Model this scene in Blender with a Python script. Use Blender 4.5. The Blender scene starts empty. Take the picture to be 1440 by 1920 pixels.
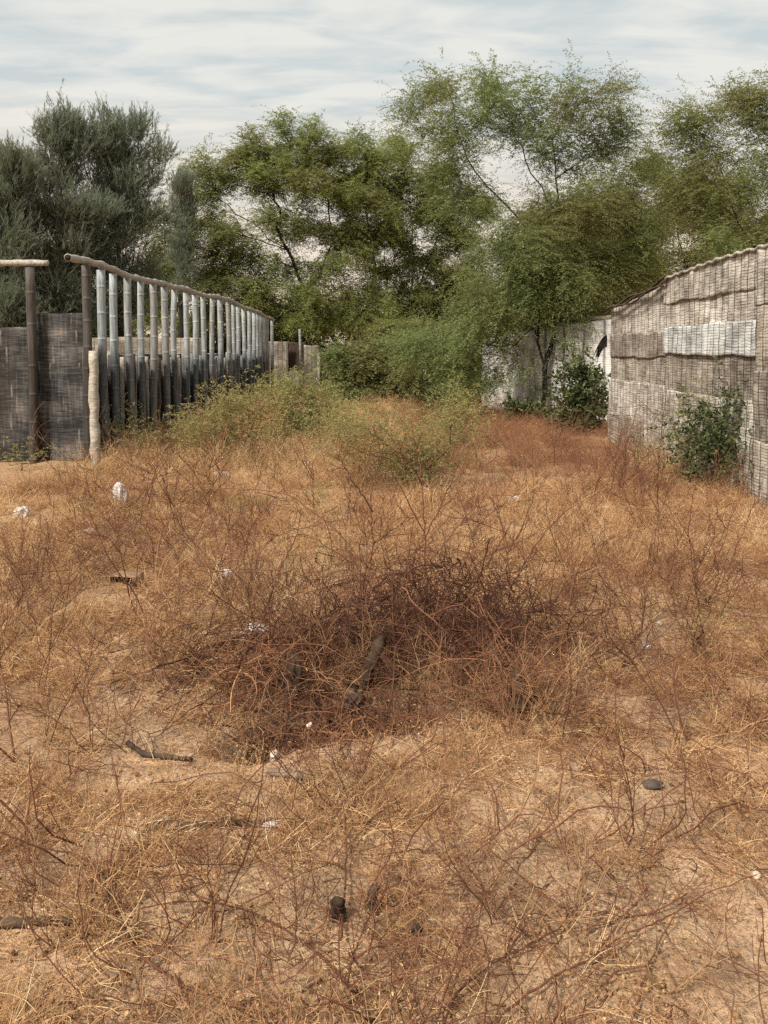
import bpy, math, random
import numpy as np
from mathutils import Vector

# ------------------------------------------------------------------ camera, sky, sun, exposure
SC = bpy.context.scene
COL = SC.collection
EYE = 1.6
PITCH = math.radians(3.2)
F = 1500.0                      # focal length in photo pixels (1440 x 1920)
cam = bpy.data.cameras.new('camera')
co = bpy.data.objects.new('camera', cam); COL.objects.link(co)
cam.sensor_fit = 'VERTICAL'; cam.sensor_height = 36; cam.sensor_width = 27
cam.lens = F / 1920 * 36
cam.shift_y = -216 / 1920
cam.clip_start = 0.05; cam.clip_end = 3000
co.location = (0, 0, EYE); co.rotation_euler = (math.radians(90) - PITCH, 0, 0)
SC.camera = co

SUN_EL, SUN_AZ = 46.0, 222.0    # azimuth clockwise from +Y; behind the camera, to the left
def setup_world():
    w = bpy.data.worlds.new('World'); SC.world = w; w.use_nodes = True
    nt = w.node_tree; nt.nodes.clear(); L = nt.links.new
    N = nt.nodes.new
    out = N('ShaderNodeOutputWorld'); bg = N('ShaderNodeBackground'); L(bg.outputs[0], out.inputs[0])
    sky = N('ShaderNodeTexSky'); sky.sky_type = 'NISHITA'; sky.sun_disc = False
    sky.sun_elevation = math.radians(SUN_EL); sky.sun_rotation = math.radians(SUN_AZ)
    sky.dust_density = 2.0
    tc = N('ShaderNodeTexCoord'); sep = N('ShaderNodeSeparateXYZ'); L(tc.outputs['Generated'], sep.inputs[0])
    def math_(op, a, b=None, clamp=False):
        m = N('ShaderNodeMath'); m.operation = op; m.use_clamp = clamp
        for i, v in enumerate((a, b)):
            if v is None: continue
            if isinstance(v, (int, float)): m.inputs[i].default_value = v
            else: L(v, m.inputs[i])
        return m.outputs[0]
    zz = math_('ADD', math_('MAXIMUM', sep.outputs[2], 0.0), 0.10)
    u = math_('DIVIDE', sep.outputs[0], zz); v = math_('DIVIDE', sep.outputs[1], zz)
    cmb = N('ShaderNodeCombineXYZ'); L(math_('MULTIPLY', u, 1.8), cmb.inputs[0]); L(math_('MULTIPLY', v, 4.4), cmb.inputs[1])
    n1 = N('ShaderNodeTexNoise'); n1.inputs['Scale'].default_value = 1.5; n1.inputs['Detail'].default_value = 6; n1.inputs['Roughness'].default_value = 0.56; n1.inputs['Distortion'].default_value = 0.35
    L(cmb.outputs[0], n1.inputs['Vector'])
    cr = N('ShaderNodeValToRGB'); e = cr.color_ramp.elements
    e[0].position = 0.36; e[0].color = (0, 0, 0, 1); e[1].position = 0.60; e[1].color = (1, 1, 1, 1)
    L(n1.outputs['Fac'], cr.inputs[0])
    # clouds: pale grey-blue gaps to warm white streaks; the band at the horizon warms
    mixc = N('ShaderNodeMix'); mixc.data_type = 'RGBA'
    L(cr.outputs[0], mixc.inputs[0])
    mixc.inputs[6].default_value = (0.575, 0.63, 0.635, 1); mixc.inputs[7].default_value = (0.79, 0.785, 0.735, 1)
    hor = N('ShaderNodeMapRange'); L(sep.outputs[2], hor.inputs[0])
    hor.inputs[1].default_value = 0.04; hor.inputs[2].default_value = 0.30; hor.inputs[3].default_value = 1; hor.inputs[4].default_value = 0
    hm = N('ShaderNodeMix'); hm.data_type = 'RGBA'; L(math_('MULTIPLY', hor.outputs[0], 0.75), hm.inputs[0])
    L(mixc.outputs[2], hm.inputs[6]); hm.inputs[7].default_value = (1.0, 0.76, 0.54, 1)
    # the clouds cover most of the clear sky
    sc_ = N('ShaderNodeVectorMath'); sc_.operation = 'SCALE'; L(sky.outputs[0], sc_.inputs[0]); sc_.inputs['Scale'].default_value = 0.09
    fin = N('ShaderNodeMix'); fin.data_type = 'RGBA'; fin.inputs[0].default_value = 0.93
    L(sc_.outputs[0], fin.inputs[6]); L(hm.outputs[2], fin.inputs[7])
    L(fin.outputs[2], bg.inputs[0]); bg.inputs[1].default_value = SKY_GAIN
SKY_GAIN = 0.70
setup_world()
sun = bpy.data.lights.new('sun', 'SUN'); so = bpy.data.objects.new('sun', sun); COL.objects.link(so)
sun.energy = 3.9; sun.angle = math.radians(11); sun.color = (1, 0.93, 0.82)
_d = Vector((math.sin(math.radians(SUN_AZ)) * math.cos(math.radians(SUN_EL)), math.cos(math.radians(SUN_AZ)) * math.cos(math.radians(SUN_EL)), math.sin(math.radians(SUN_EL))))
so.rotation_euler = _d.to_track_quat('Z', 'Y').to_euler(); so.location = (-5, -6, 12)
SC.view_settings.view_transform = 'Standard'; SC.view_settings.look = 'None'
SC.view_settings.exposure = 0.65; SC.view_settings.gamma = 1
SC.render.engine = 'CYCLES'
cy = SC.cycles
cy.max_bounces = 6; cy.diffuse_bounces = 3; cy.glossy_bounces = 1; cy.transmission_bounces = 3; cy.transparent_max_bounces = 4
cy.caustics_reflective = False; cy.caustics_refractive = False
cy.use_denoising = False

# ------------------------------------------------------------------ projection and ground
RNG = np.random.default_rng(7)
random.seed(7)
def ray(px, py):
    a = (px - 720) / F; b = (744 - py) / F
    cp, sp = math.cos(PITCH), math.sin(PITCH)
    return np.array([a, cp + b * sp, -sp + b * cp])
def at(px, py, Y):
    d = ray(px, py); t = Y / d[1]
    return np.array([d[0] * t, Y, EYE + d[2] * t])
def on(px, py, z=0.0):
    d = ray(px, py); t = (z - EYE) / d[2]
    return np.array([d[0] * t, d[1] * t, z])

def _hash(ix, iy, s):
    h = (ix * 374761393 + iy * 668265263 + s * 982451653) & 0x7fffffff
    h = ((h ^ (h >> 13)) * 1274126177) & 0x7fffffff
    return ((h ^ (h >> 16)) & 0xffff) / 65535.0
def vnoise(x, y, s=0):
    x = np.asarray(x, float); y = np.asarray(y, float)
    ix = np.floor(x).astype(np.int64); iy = np.floor(y).astype(np.int64)
    fx = x - ix; fy = y - iy; fx = fx * fx * (3 - 2 * fx); fy = fy * fy * (3 - 2 * fy)
    a = _hash(ix, iy, s); b = _hash(ix + 1, iy, s); c = _hash(ix, iy + 1, s); d = _hash(ix + 1, iy + 1, s)
    return (a * (1 - fx) + b * fx) * (1 - fy) + (c * (1 - fx) + d * fx) * fy
def fbm(x, y, s=0, o=4):
    v = 0; a = 0.5; t = 0
    for i in range(o):
        v = v + a * vnoise(x * 2 ** i, y * 2 ** i, s + i * 17); t += a; a *= 0.5
    return v / t

HOLE = on(520, 1395)
def ground_z(x, y):
    x = np.asarray(x, float); y = np.asarray(y, float)
    near = np.clip(1 - (y - 9) / 10, 0.15, 1)
    z = (fbm(x * 0.45, y * 0.45, 3, 3) - 0.5) * 0.16 * near + (fbm(x * 2.6, y * 2.6, 5, 4) - 0.5) * 0.07 * near
    # small trampled dents
    z = z + (vnoise(x * 9, y * 9, 21) - 0.5) * 0.016 * near
    # washed-out hollow with a crisp sandy rim, running right and back under the bramble heap
    cx = HOLE[0] + 0.22; cy_ = HOLE[1] + 0.22
    dx = (x - cx) / 0.52; dy = (y - cy_ - 0.42 * (x - cx)) / (0.20 + 0.05 * np.sin(x * 9))
    r = np.sqrt(dx * dx + dy * dy) + (vnoise(x * 8, y * 8, 31) - .5) * .25
    z = z - 0.17 * (1 - 1 / (1 + np.exp(-(1.0 - r) * 14))) * 0 - 0.24 / (1 + np.exp((r - 1.0) * 18))
    # slight mound below the bramble heap
    m = np.exp(-(((x - 0.25) / 0.8) ** 2 + ((y - 4.3) / 0.5) ** 2)); z = z + 0.07 * m
    return z
def gz(x, y): return float(ground_z(np.array([x]), np.array([y]))[0])
def gpt(px, py):
    """pixel -> point on the real ground surface"""
    p = on(px, py, 0)
    for _ in range(6): p = on(px, py, gz(p[0], p[1]))
    return p

# ------------------------------------------------------------------ mesh helpers
def new_obj(name, V, Fc, mat, parent=None, origin=None, rnd=None, uv=None, smooth=True, link=True):
    V = np.asarray(V, np.float32).reshape(-1, 3)
    if origin is not None: V = V - np.asarray(origin, np.float32)
    me = bpy.data.meshes.new(name)
    Fc = np.asarray(Fc, np.int32)
    n, k = Fc.shape
    me.vertices.add(len(V)); me.vertices.foreach_set('co', V.ravel())
    me.loops.add(n * k); me.loops.foreach_set('vertex_index', Fc.ravel())
    me.polygons.add(n); me.polygons.foreach_set('loop_start', np.arange(0, n * k, k, dtype=np.int32))
    me.polygons.foreach_set('loop_total', np.full(n, k, np.int32))
    if smooth: me.polygons.foreach_set('use_smooth', np.ones(n, bool))
    me.update(calc_edges=True); me.validate()
    if rnd is not None:
        at_ = me.attributes.new('rnd', 'FLOAT', 'POINT'); at_.data.foreach_set('value', np.asarray(rnd, np.float32))
    if uv is not None:
        ul = me.uv_layers.new(name='UVMap'); ul.data.foreach_set('uv', np.asarray(uv, np.float32)[Fc.ravel()].ravel())
    me.materials.append(mat)
    o = bpy.data.objects.new(name, me)
    if link: COL.objects.link(o)
    if parent is not None: o.parent = parent
    if parent is None and origin is not None: o.location = origin
    return o
class MB:
    """collects quads with a per-vertex random value"""
    def __init__(s): s.V = []; s.F = []; s.R = []; s.U = []; s.n = 0
    def add(s, V, Fc, r=0.5, uv=None):
        V = np.asarray(V, float).reshape(-1, 3); Fc = np.asarray(Fc, int)
        s.V.append(V); s.F.append(Fc + s.n); s.n += len(V)
        s.R.append(np.full(len(V), r) if np.isscalar(r) else np.asarray(r))
        s.U.append(np.zeros((len(V), 2)) if uv is None else uv)
    def tube(s, P, R, k=5, r=0.5, closed=True, bumps=None):
        P = np.asarray(P, float); n = len(P); R = np.broadcast_to(np.asarray(R, float), (n,))
        T = np.gradient(P, axis=0); T /= np.linalg.norm(T, axis=1)[:, None] + 1e-9
        ref = np.array([0, 0, 1.0]) if abs(T[:, 2]).mean() < 0.8 else np.array([1.0, 0, 0])
        A = np.cross(T, ref); A /= np.linalg.norm(A, axis=1)[:, None] + 1e-9
        B = np.cross(T, A)
        th = np.arange(k) / k * 2 * np.pi
        V = P[:, None, :] + R[:, None, None] * (np.cos(th)[None, :, None] * A[:, None, :] + np.sin(th)[None, :, None] * B[:, None, :])
        V = V.reshape(-1, 3)
        i = np.arange(n - 1)[:, None] * k; j = np.arange(k)[None, :]; j2 = (j + 1) % k
        Fq = np.stack([i + j, i + j2, i + k + j2, i + k + j], -1).reshape(-1, 4)
        L = np.concatenate([[0], np.cumsum(np.linalg.norm(np.diff(P, axis=0), axis=1))])
        uv = np.stack([np.tile(th / (2 * np.pi), n), np.repeat(L, k)], -1)
        if closed and k >= 3:
            V = np.vstack([V, P[0], P[-1]]); c0, c1 = n * k, n * k + 1
            e = []
            for q in range(k):
                q2 = (q + 1) % k
                e.append([c0, q2, q, c0]); e.append([c1, (n - 1) * k + q, (n - 1) * k + q2, c1])
            # caps as thin quads made of an extra centre vertex pair
            V = np.vstack([V, P[0] , P[-1]]); c0b, c1b = n * k + 2, n * k + 3
            e = [[c0, (q + 1) % k, q, c0b] for q in range(k)] + [[c1, (n - 1) * k + q, (n - 1) * k + (q + 1) % k, c1b] for q in range(k)]
            Fq = np.vstack([Fq, np.array(e)])
            uv = np.vstack([uv, [[0, 0]] * 4])
        s.add(V, Fq, r, uv)
    def box(s, c, h, r=0.5, rot=0.0, tilt=0.0):
        c = np.array(c, float); hx, hy, hz = h
        V = np.array([[x, y, z] for x in (-hx, hx) for y in (-hy, hy) for z in (-hz, hz)], float)
        cs, sn = math.cos(tilt), math.sin(tilt)
        V = V @ np.array([[cs, 0, -sn], [0, 1, 0], [sn, 0, cs]])
        cs, sn = math.cos(rot), math.sin(rot)
        V = V @ np.array([[cs, sn, 0], [-sn, cs, 0], [0, 0, 1]])
        s.add(V + c, [[0, 1, 3, 2], [4, 6, 7, 5], [0, 4, 5, 1], [2, 3, 7, 6], [0, 2, 6, 4], [1, 5, 7, 3]], r)
    def build(s, name, mat, parent=None, origin=None, smooth=True, link=True):
        return new_obj(name, np.vstack(s.V), np.vstack(s.F), mat, parent, origin, np.concatenate(s.R), np.vstack(s.U), smooth, link)
def tag(o, label=None, cat=None, group=None, kind=None):
    if label: o['label'] = label
    if cat: o['category'] = cat
    if group: o['group'] = group
    if kind: o['kind'] = kind
    return o
def empty(name, loc, label, cat, group=None):
    o = bpy.data.objects.new(name, None); COL.objects.link(o); o.location = loc; o.empty_display_size = 0.3
    return tag(o, label, cat, group)

# ------------------------------------------------------------------ materials
def mat_nodes(name):
    m = bpy.data.materials.new(name); m.use_nodes = True; nt = m.node_tree
    b = nt.nodes['Principled BSDF']; b.inputs['Roughness'].default_value = 0.85
    b.inputs['Specular IOR Level'].default_value = 0.15
    return m, nt, b, nt.nodes.new, nt.links.new
def ramp(nt, stops, fac):
    r = nt.nodes.new('ShaderNodeValToRGB'); el = r.color_ramp.elements
    while len(el) > 1: el.remove(el[-1])
    el[0].position = stops[0][0]; el[0].color = (*stops[0][1], 1)
    for p, c in stops[1:]:
        e = el.new(p); e.color = (*c, 1)
    nt.links.new(fac, r.inputs[0]); return r.outputs[0]
def noise(nt, vec, scale, detail=3, rough=0.55, stretch=None):
    n = nt.nodes.new('ShaderNodeTexNoise'); n.inputs['Scale'].default_value = scale; n.inputs['Detail'].default_value = detail; n.inputs['Roughness'].default_value = rough
    if stretch:
        mp = nt.nodes.new('ShaderNodeMapping'); mp.inputs['Scale'].default_value = stretch
        nt.links.new(vec, mp.inputs[0]); vec = mp.outputs[0]
    nt.links.new(vec, n.inputs['Vector']); return n.outputs['Fac']
def mth(nt, op, a, b=None, clamp=False):
    m = nt.nodes.new('ShaderNodeMath'); m.operation = op; m.use_clamp = clamp
    for i, v in enumerate((a, b)):
        if v is None: continue
        if isinstance(v, (int, float)): m.inputs[i].default_value = v
        else: nt.links.new(v, m.inputs[i])
    return m.outputs[0]
def mixc(nt, f, a, b, mode='MIX'):
    m = nt.nodes.new('ShaderNodeMix'); m.data_type = 'RGBA'; m.blend_type = mode
    if isinstance(f, (int, float)): m.inputs[0].default_value = f
    else: nt.links.new(f, m.inputs[0])
    for i, v in ((6, a), (7, b)):
        if isinstance(v, tuple): m.inputs[i].default_value = (*v, 1)
        else: nt.links.new(v, m.inputs[i])
    return m.outputs[2]
def bump(nt, b, h, strength=0.5, dist=0.02):
    n = nt.nodes.new('ShaderNodeBump'); n.inputs['Strength'].default_value = strength; n.inputs['Distance'].default_value = dist
    nt.links.new(h, n.inputs['Height']); nt.links.new(n.outputs[0], b.inputs['Normal'])
def attr(nt, n='rnd'):
    a = nt.nodes.new('ShaderNodeAttribute'); a.attribute_name = n; return a.outputs['Fac']
def objpos(nt): return nt.nodes.new('ShaderNodeTexCoord').outputs['Object']
def geopos(nt): return nt.nodes.new('ShaderNodeNewGeometry').outputs['Position']
def uvc(nt): return nt.nodes.new('ShaderNodeTexCoord').outputs['UV']

def strand_mat(name, stops, obj_random=True):
    m, nt, b, N, L = mat_nodes(name)
    f = attr(nt)
    if obj_random:
        oi = N('ShaderNodeObjectInfo')
        f = mth(nt, 'ADD', mth(nt, 'MULTIPLY', f, 0.62), mth(nt, 'MULTIPLY', oi.outputs['Random'], 0.38))
    L(ramp(nt, stops, f), b.inputs['Base Color'])
    return m
def leaf_mat(name, stops, trans=0.3, patch=None):
    m, nt, b, N, L = mat_nodes(name)
    c = ramp(nt, stops, attr(nt))
    if patch:                                     # whole sprays of older, browner foliage
        n = noise(nt, geopos(nt), 0.55, 3, 0.5)
        f = ramp(nt, [(0.45, (0, 0, 0)), (0.62, (1, 1, 1))], n)
        c = mixc(nt, mth(nt, 'MULTIPLY', f, 0.75), c, mixc(nt, 0.85, c, patch))
    L(c, b.inputs['Base Color'])
    t = N('ShaderNodeBsdfTranslucent'); L(mixc(nt, 0.35, c, (0.34, 0.36, 0.14)), t.inputs[0])
    mx = N('ShaderNodeMixShader'); mx.inputs[0].default_value = trans
    L(b.outputs[0], mx.inputs[1]); L(t.outputs[0], mx.inputs[2])
    L(mx.outputs[0], nt.nodes['Material Output'].inputs[0])
    return m
def bark_mat(name, a, c):
    m, nt, b, N, L = mat_nodes(name)
    n = noise(nt, geopos(nt), 14, 5, 0.6, (1, 1, 0.25))
    L(ramp(nt, [(0.3, a), (0.7, c)], n), b.inputs['Base Color']); bump(nt, b, n, 0.6, 0.02)
    return m
def ground_mat():
    m, nt, b, N, L = mat_nodes('sandy_soil')
    p = geopos(nt)
    n1 = noise(nt, p, 0.7, 4, 0.6); n2 = noise(nt, p, 6, 6, 0.65); n3 = noise(nt, p, 60, 4, 0.7); n4 = noise(nt, p, 250, 2, 0.6)
    base = ramp(nt, [(0.25, (0.34, 0.215, 0.133)), (0.5, (0.51, 0.34, 0.215)), (0.75, (0.66, 0.47, 0.315))], n2)
    base = mixc(nt, mth(nt, 'MULTIPLY', ramp(nt, [(0.4, (0, 0, 0)), (0.65, (1, 1, 1))], n1), 0.5), base, (0.30, 0.17, 0.09))
    sp = ramp(nt, [(0.36, (0.42, 0.37, 0.33)), (0.50, (1, 1, 1)), (0.64, (1.25, 1.2, 1.1))], n3)
    base = mixc(nt, 0.75, base, sp, 'MULTIPLY')
    # far away the soil disappears under reddish dry stubble
    sepx = N('ShaderNodeSeparateXYZ'); L(p, sepx.inputs[0])
    far = N('ShaderNodeMapRange'); L(sepx.outputs[1], far.inputs[0]); far.inputs[1].default_value = 5; far.inputs[2].default_value = 13
    L(mixc(nt, mth(nt, 'MULTIPLY', far.outputs[0], 0.75), base, (0.42, 0.26, 0.135)), b.inputs['Base Color'])
    b.inputs['Roughness'].default_value = 0.95
    h = mth(nt, 'ADD', mth(nt, 'MULTIPLY', n2, 1.0), mth(nt, 'ADD', mth(nt, 'MULTIPLY', n3, 0.35), mth(nt, 'MULTIPLY', n4, 0.12)))
    bump(nt, b, h, 1.0, 0.05)
    return m
def bamboo_mat(name, light, dark, brown, zsplit=1.6):
    """weathered bamboo: pale grey above, darker stained below the line the old mats covered"""
    m, nt, b, N, L = mat_nodes(name)
    g = geopos(nt); f = attr(nt)
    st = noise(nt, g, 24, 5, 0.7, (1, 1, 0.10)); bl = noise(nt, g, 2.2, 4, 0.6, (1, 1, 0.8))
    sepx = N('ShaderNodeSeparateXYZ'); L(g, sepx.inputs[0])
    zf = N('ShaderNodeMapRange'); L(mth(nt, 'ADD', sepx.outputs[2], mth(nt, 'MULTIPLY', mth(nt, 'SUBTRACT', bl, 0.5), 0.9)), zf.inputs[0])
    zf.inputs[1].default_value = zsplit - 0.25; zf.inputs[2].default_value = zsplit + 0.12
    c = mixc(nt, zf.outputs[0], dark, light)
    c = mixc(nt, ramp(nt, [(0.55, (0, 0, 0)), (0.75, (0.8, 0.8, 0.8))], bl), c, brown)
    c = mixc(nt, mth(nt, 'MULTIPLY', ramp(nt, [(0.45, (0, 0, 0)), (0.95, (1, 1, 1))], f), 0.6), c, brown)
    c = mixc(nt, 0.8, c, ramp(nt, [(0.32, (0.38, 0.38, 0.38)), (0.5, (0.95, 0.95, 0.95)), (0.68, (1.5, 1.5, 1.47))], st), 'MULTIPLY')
    L(c, b.inputs['Base Color']); b.inputs['Roughness'].default_value = 0.6; bump(nt, b, st, 0.35, 0.006)
    return m
def reed_mat(name, stops, cell=0.17, cane=0.034, bright=1.0, line=0.9, block=None):
    """flattened canes running along u, passing over and under upright strips every `cell` metres. UV in metres."""
    m, nt, b, N, L = mat_nodes(name)
    uv = uvc(nt); wob = noise(nt, uv, 2.3, 3, 0.5)
    sep = N('ShaderNodeSeparateXYZ'); L(uv, sep.inputs[0])
    u = mth(nt, 'ADD', sep.outputs[0], mth(nt, 'MULTIPLY', mth(nt, 'SUBTRACT', wob, 0.5), 0.06))
    v = mth(nt, 'ADD', sep.outputs[1], mth(nt, 'MULTIPLY', mth(nt, 'SUBTRACT', noise(nt, uv, 3.7, 3, 0.5, (1.6, 0.5, 1)), 0.5), 0.07))
    cu = mth(nt, 'FLOOR', mth(nt, 'DIVIDE', u, cell)); row = mth(nt, 'FLOOR', mth(nt, 'ADD', mth(nt, 'DIVIDE', v, 0.13), mth(nt, 'MULTIPLY', cu, 0.37)))
    wn = N('ShaderNodeTexWhiteNoise'); wn.noise_dimensions = '2D'; cm = N('ShaderNodeCombineXYZ'); L(cu, cm.inputs[0]); L(row, cm.inputs[1]); L(cm.outputs[0], wn.inputs[0])
    vn = noise(nt, uv, 1.0, 5, 0.72, (4, 42, 1)); big = noise(nt, uv, 1.8, 4, 0.6)
    up_ = noise(nt, uv, 1.0, 3, 0.6, (34, 2.2, 1))
    f = mth(nt, 'ADD', mth(nt, 'MULTIPLY', wn.outputs[0], 0.16), mth(nt, 'ADD', mth(nt, 'ADD', mth(nt, 'MULTIPLY', mth(nt, 'SUBTRACT', vn, 0.5), 1.15), mth(nt, 'MULTIPLY', up_, 0.62)), mth(nt, 'MULTIPLY', mth(nt, 'ADD', mth(nt, 'MULTIPLY', mth(nt, 'SUBTRACT', big, 0.5), 2.4), 0.5), 0.45)))
    c = ramp(nt, [(p * 1.3, q) for p, q in stops], f) if False else ramp(nt, stops, mth(nt, 'MULTIPLY', f, 0.80))
    # dark gaps between canes and at the strips
    fv = mth(nt, 'ABSOLUTE', mth(nt, 'SUBTRACT', mth(nt, 'FRACT', mth(nt, 'DIVIDE', mth(nt, 'ADD', v, mth(nt, 'MULTIPLY', noise(nt, uv, 9, 2, 0.5, (1, 0.6, 1)), 0.03)), cane)), 0.5))
    gv = ramp(nt, [(0.34, (0, 0, 0)), (0.5, (1, 1, 1))], fv)
    fu = mth(nt, 'ABSOLUTE', mth(nt, 'SUBTRACT', mth(nt, 'FRACT', mth(nt, 'DIVIDE', u, cell)), 0.5))
    gu = ramp(nt, [(0.40, (0, 0, 0)), (0.48, (1, 1, 1))], fu)
    gap = mth(nt, 'MAXIMUM', mth(nt, 'MULTIPLY', gv, mth(nt, 'MULTIPLY', ramp(nt, [(0.4, (0, 0, 0)), (0.6, (1, 1, 1))], noise(nt, uv, 2.2, 3, 0.6, (2, 10, 1))), line)), mth(nt, 'MULTIPLY', gu, mth(nt, 'ADD', 0.45, mth(nt, 'MULTIPLY', wn.outputs[0], 0.5))))
    c = mixc(nt, gap, c, (0.035, 0.026, 0.02))
    if block:                                    # basket-woven blocks: staggered upright ticks, tone varying block by block
        bu, bv, tickc = block
        rb = mth(nt, 'FLOOR', mth(nt, 'DIVIDE', v, bv)); w1 = N('ShaderNodeTexWhiteNoise'); w1.noise_dimensions = '1D'; L(rb, w1.inputs['W'])
        us = mth(nt, 'DIVIDE', mth(nt, 'ADD', u, w1.outputs[0]), bu); w2 = N('ShaderNodeTexWhiteNoise'); w2.noise_dimensions = '2D'
        cb = N('ShaderNodeCombineXYZ'); L(mth(nt, 'FLOOR', us), cb.inputs[0]); L(rb, cb.inputs[1]); L(cb.outputs[0], w2.inputs[0])
        c = mixc(nt, 1.0, c, ramp(nt, [(0, (0.60, 0.60, 0.60)), (1, (1.0, 0.98, 0.97))], w2.outputs[0]), 'MULTIPLY')
        tk = ramp(nt, [(0.468, (0, 0, 0)), (0.482, (1, 1, 1))], mth(nt, 'ABSOLUTE', mth(nt, 'SUBTRACT', mth(nt, 'FRACT', us), 0.5)))
        tv = ramp(nt, [(0.455, (0, 0, 0)), (0.48, (1, 1, 1))], mth(nt, 'ABSOLUTE', mth(nt, 'SUBTRACT', mth(nt, 'FRACT', mth(nt, 'DIVIDE', v, bv)), 0.5)))
        c = mixc(nt, mth(nt, 'MULTIPLY', mth(nt, 'MAXIMUM', tk, mth(nt, 'MULTIPLY', tv, 0.12)), ramp(nt, [(0.45, (0, 0, 0)), (0.6, (0.75, 0.75, 0.75))], noise(nt, uv, 3.1, 3, 0.6))), c, tickc)
    L(c, b.inputs['Base Color'])
    h = mth(nt, 'SUBTRACT', mth(nt, 'MULTIPLY', vn, 0.6), mth(nt, 'ADD', mth(nt, 'MULTIPLY', gv, 0.5), mth(nt, 'MULTIPLY', gu, 0.8)))
    bump(nt, b, h, 0.7, 0.012)
    return m
def plain_mat(name, a, c, scale=8, rough=0.85, bs=0.4, stretch=None):
    m, nt, b, N, L = mat_nodes(name)
    n = noise(nt, geopos(nt), scale, 5, 0.6, stretch)
    L(ramp(nt, [(0.3, a), (0.7, c)], n), b.inputs['Base Color']); b.inputs['Roughness'].default_value = rough; bump(nt, b, n, bs, 0.01)
    return m

M = {}
M['soil'] = ground_mat()
M['straw'] = strand_mat('dry_straw', [(0.0, (0.09, 0.035, 0.020)), (0.3, (0.32, 0.158, 0.075)), (0.6, (0.55, 0.325, 0.158)), (0.85, (0.77, 0.55, 0.30)), (1.0, (0.90, 0.76, 0.50))])
M['straw_red'] = strand_mat('dry_reddish_straw', [(0.0, (0.10, 0.040, 0.026)), (0.35, (0.23, 0.10, 0.055)), (0.7, (0.35, 0.185, 0.095)), (1.0, (0.54, 0.36, 0.19))])
M['straw_green'] = strand_mat('half_green_straw', [(0.0, (0.09, 0.09, 0.025)), (0.5, (0.24, 0.21, 0.06)), (1.0, (0.46, 0.36, 0.14))])
M['litter'] = strand_mat('leaf_litter', [(0.0, (0.05, 0.03, 0.02)), (0.35, (0.24, 0.13, 0.062)), (0.75, (0.46, 0.29, 0.14)), (0.95, (0.66, 0.47, 0.26)), (1.0, (0.78, 0.70, 0.55))])
M['twig'] = strand_mat('reddish_twig', [(0.0, (0.04, 0.018, 0.014)), (0.5, (0.115, 0.050, 0.032)), (1.0, (0.28, 0.145, 0.08))])
M['twig_tan'] = strand_mat('tan_twig', [(0.0, (0.12, 0.06, 0.035)), (0.5, (0.27, 0.145, 0.075)), (1.0, (0.46, 0.29, 0.155))])
M['bramble'] = strand_mat('dark_bramble', [(0.0, (0.03, 0.014, 0.011)), (0.4, (0.12, 0.052, 0.034)), (0.75, (0.27, 0.125, 0.068)), (1.0, (0.48, 0.26, 0.12))], False)
M['stem_red'] = strand_mat('reddish_brown_stem', [(0.0, (0.07, 0.028, 0.018)), (0.5, (0.14, 0.058, 0.034)), (1.0, (0.26, 0.125, 0.07))])
M['bark'] = bark_mat('mesquite_bark', (0.008, 0.007, 0.006), (0.03, 0.025, 0.02))
M['leaf_mesq'] = leaf_mat('mesquite_leaf', [(0.0, (0.085, 0.095, 0.03)), (0.5, (0.20, 0.235, 0.075)), (1.0, (0.42, 0.47, 0.16))], 0.45, (0.21, 0.19, 0.075))
M['leaf_top'] = leaf_mat('fresh_mesquite_leaf', [(0.0, (0.085, 0.11, 0.045)), (0.5, (0.19, 0.235, 0.09)), (1.0, (0.36, 0.41, 0.18))], 0.45, (0.22, 0.19, 0.08))
M['leaf_olive'] = leaf_mat('olive_leaf', [(0.0, (0.08, 0.085, 0.03)), (0.5, (0.20, 0.205, 0.07)), (1.0, (0.37, 0.36, 0.14))], 0.42, (0.24, 0.17, 0.08))
M['leaf_cas'] = leaf_mat('feathery_needle', [(0.0, (0.075, 0.09, 0.07)), (0.5, (0.16, 0.19, 0.15)), (1.0, (0.29, 0.33, 0.27))], 0.38, (0.17, 0.155, 0.115))
M['leaf_dark'] = leaf_mat('dark_leaf', [(0.0, (0.025, 0.033, 0.014)), (0.5, (0.06, 0.078, 0.032)), (1.0, (0.19, 0.21, 0.085))], 0.2)
M['leaf_bush'] = leaf_mat('yellow_green_leaf', [(0.0, (0.13, 0.135, 0.05)), (0.5, (0.27, 0.275, 0.105)), (1.0, (0.48, 0.46, 0.22))], 0.42, (0.36, 0.27, 0.12))
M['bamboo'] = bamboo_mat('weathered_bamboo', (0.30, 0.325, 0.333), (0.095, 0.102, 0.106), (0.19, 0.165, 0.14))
M['bamboo_dark'] = bamboo_mat('dark_bamboo', (0.085, 0.08, 0.075), (0.04, 0.038, 0.036), (0.075, 0.055, 0.045))
M['rail'] = plain_mat('bleached_bamboo', (0.17, 0.15, 0.13), (0.52, 0.48, 0.43), 30, 0.7, 0.5)
M['ring'] = plain_mat('bamboo_node', (0.16, 0.16, 0.155), (0.42, 0.42, 0.40), 20)
M['hollow'] = plain_mat('bamboo_bore_shade', (0.01, 0.008, 0.006), (0.03, 0.02, 0.015))  # near-black colour painted for the shade inside a culm
M['mat_dark'] = reed_mat('dark_woven_mat', [(0.2, (0.018, 0.018, 0.018)), (0.42, (0.048, 0.048, 0.048)), (0.56, (0.11, 0.108, 0.106)), (0.70, (0.20, 0.18, 0.165)), (0.85, (0.34, 0.25, 0.18))], 5.3, 0.022, 1, 0.6, (0.43, 0.24, (0.24, 0.22, 0.2)))
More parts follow.
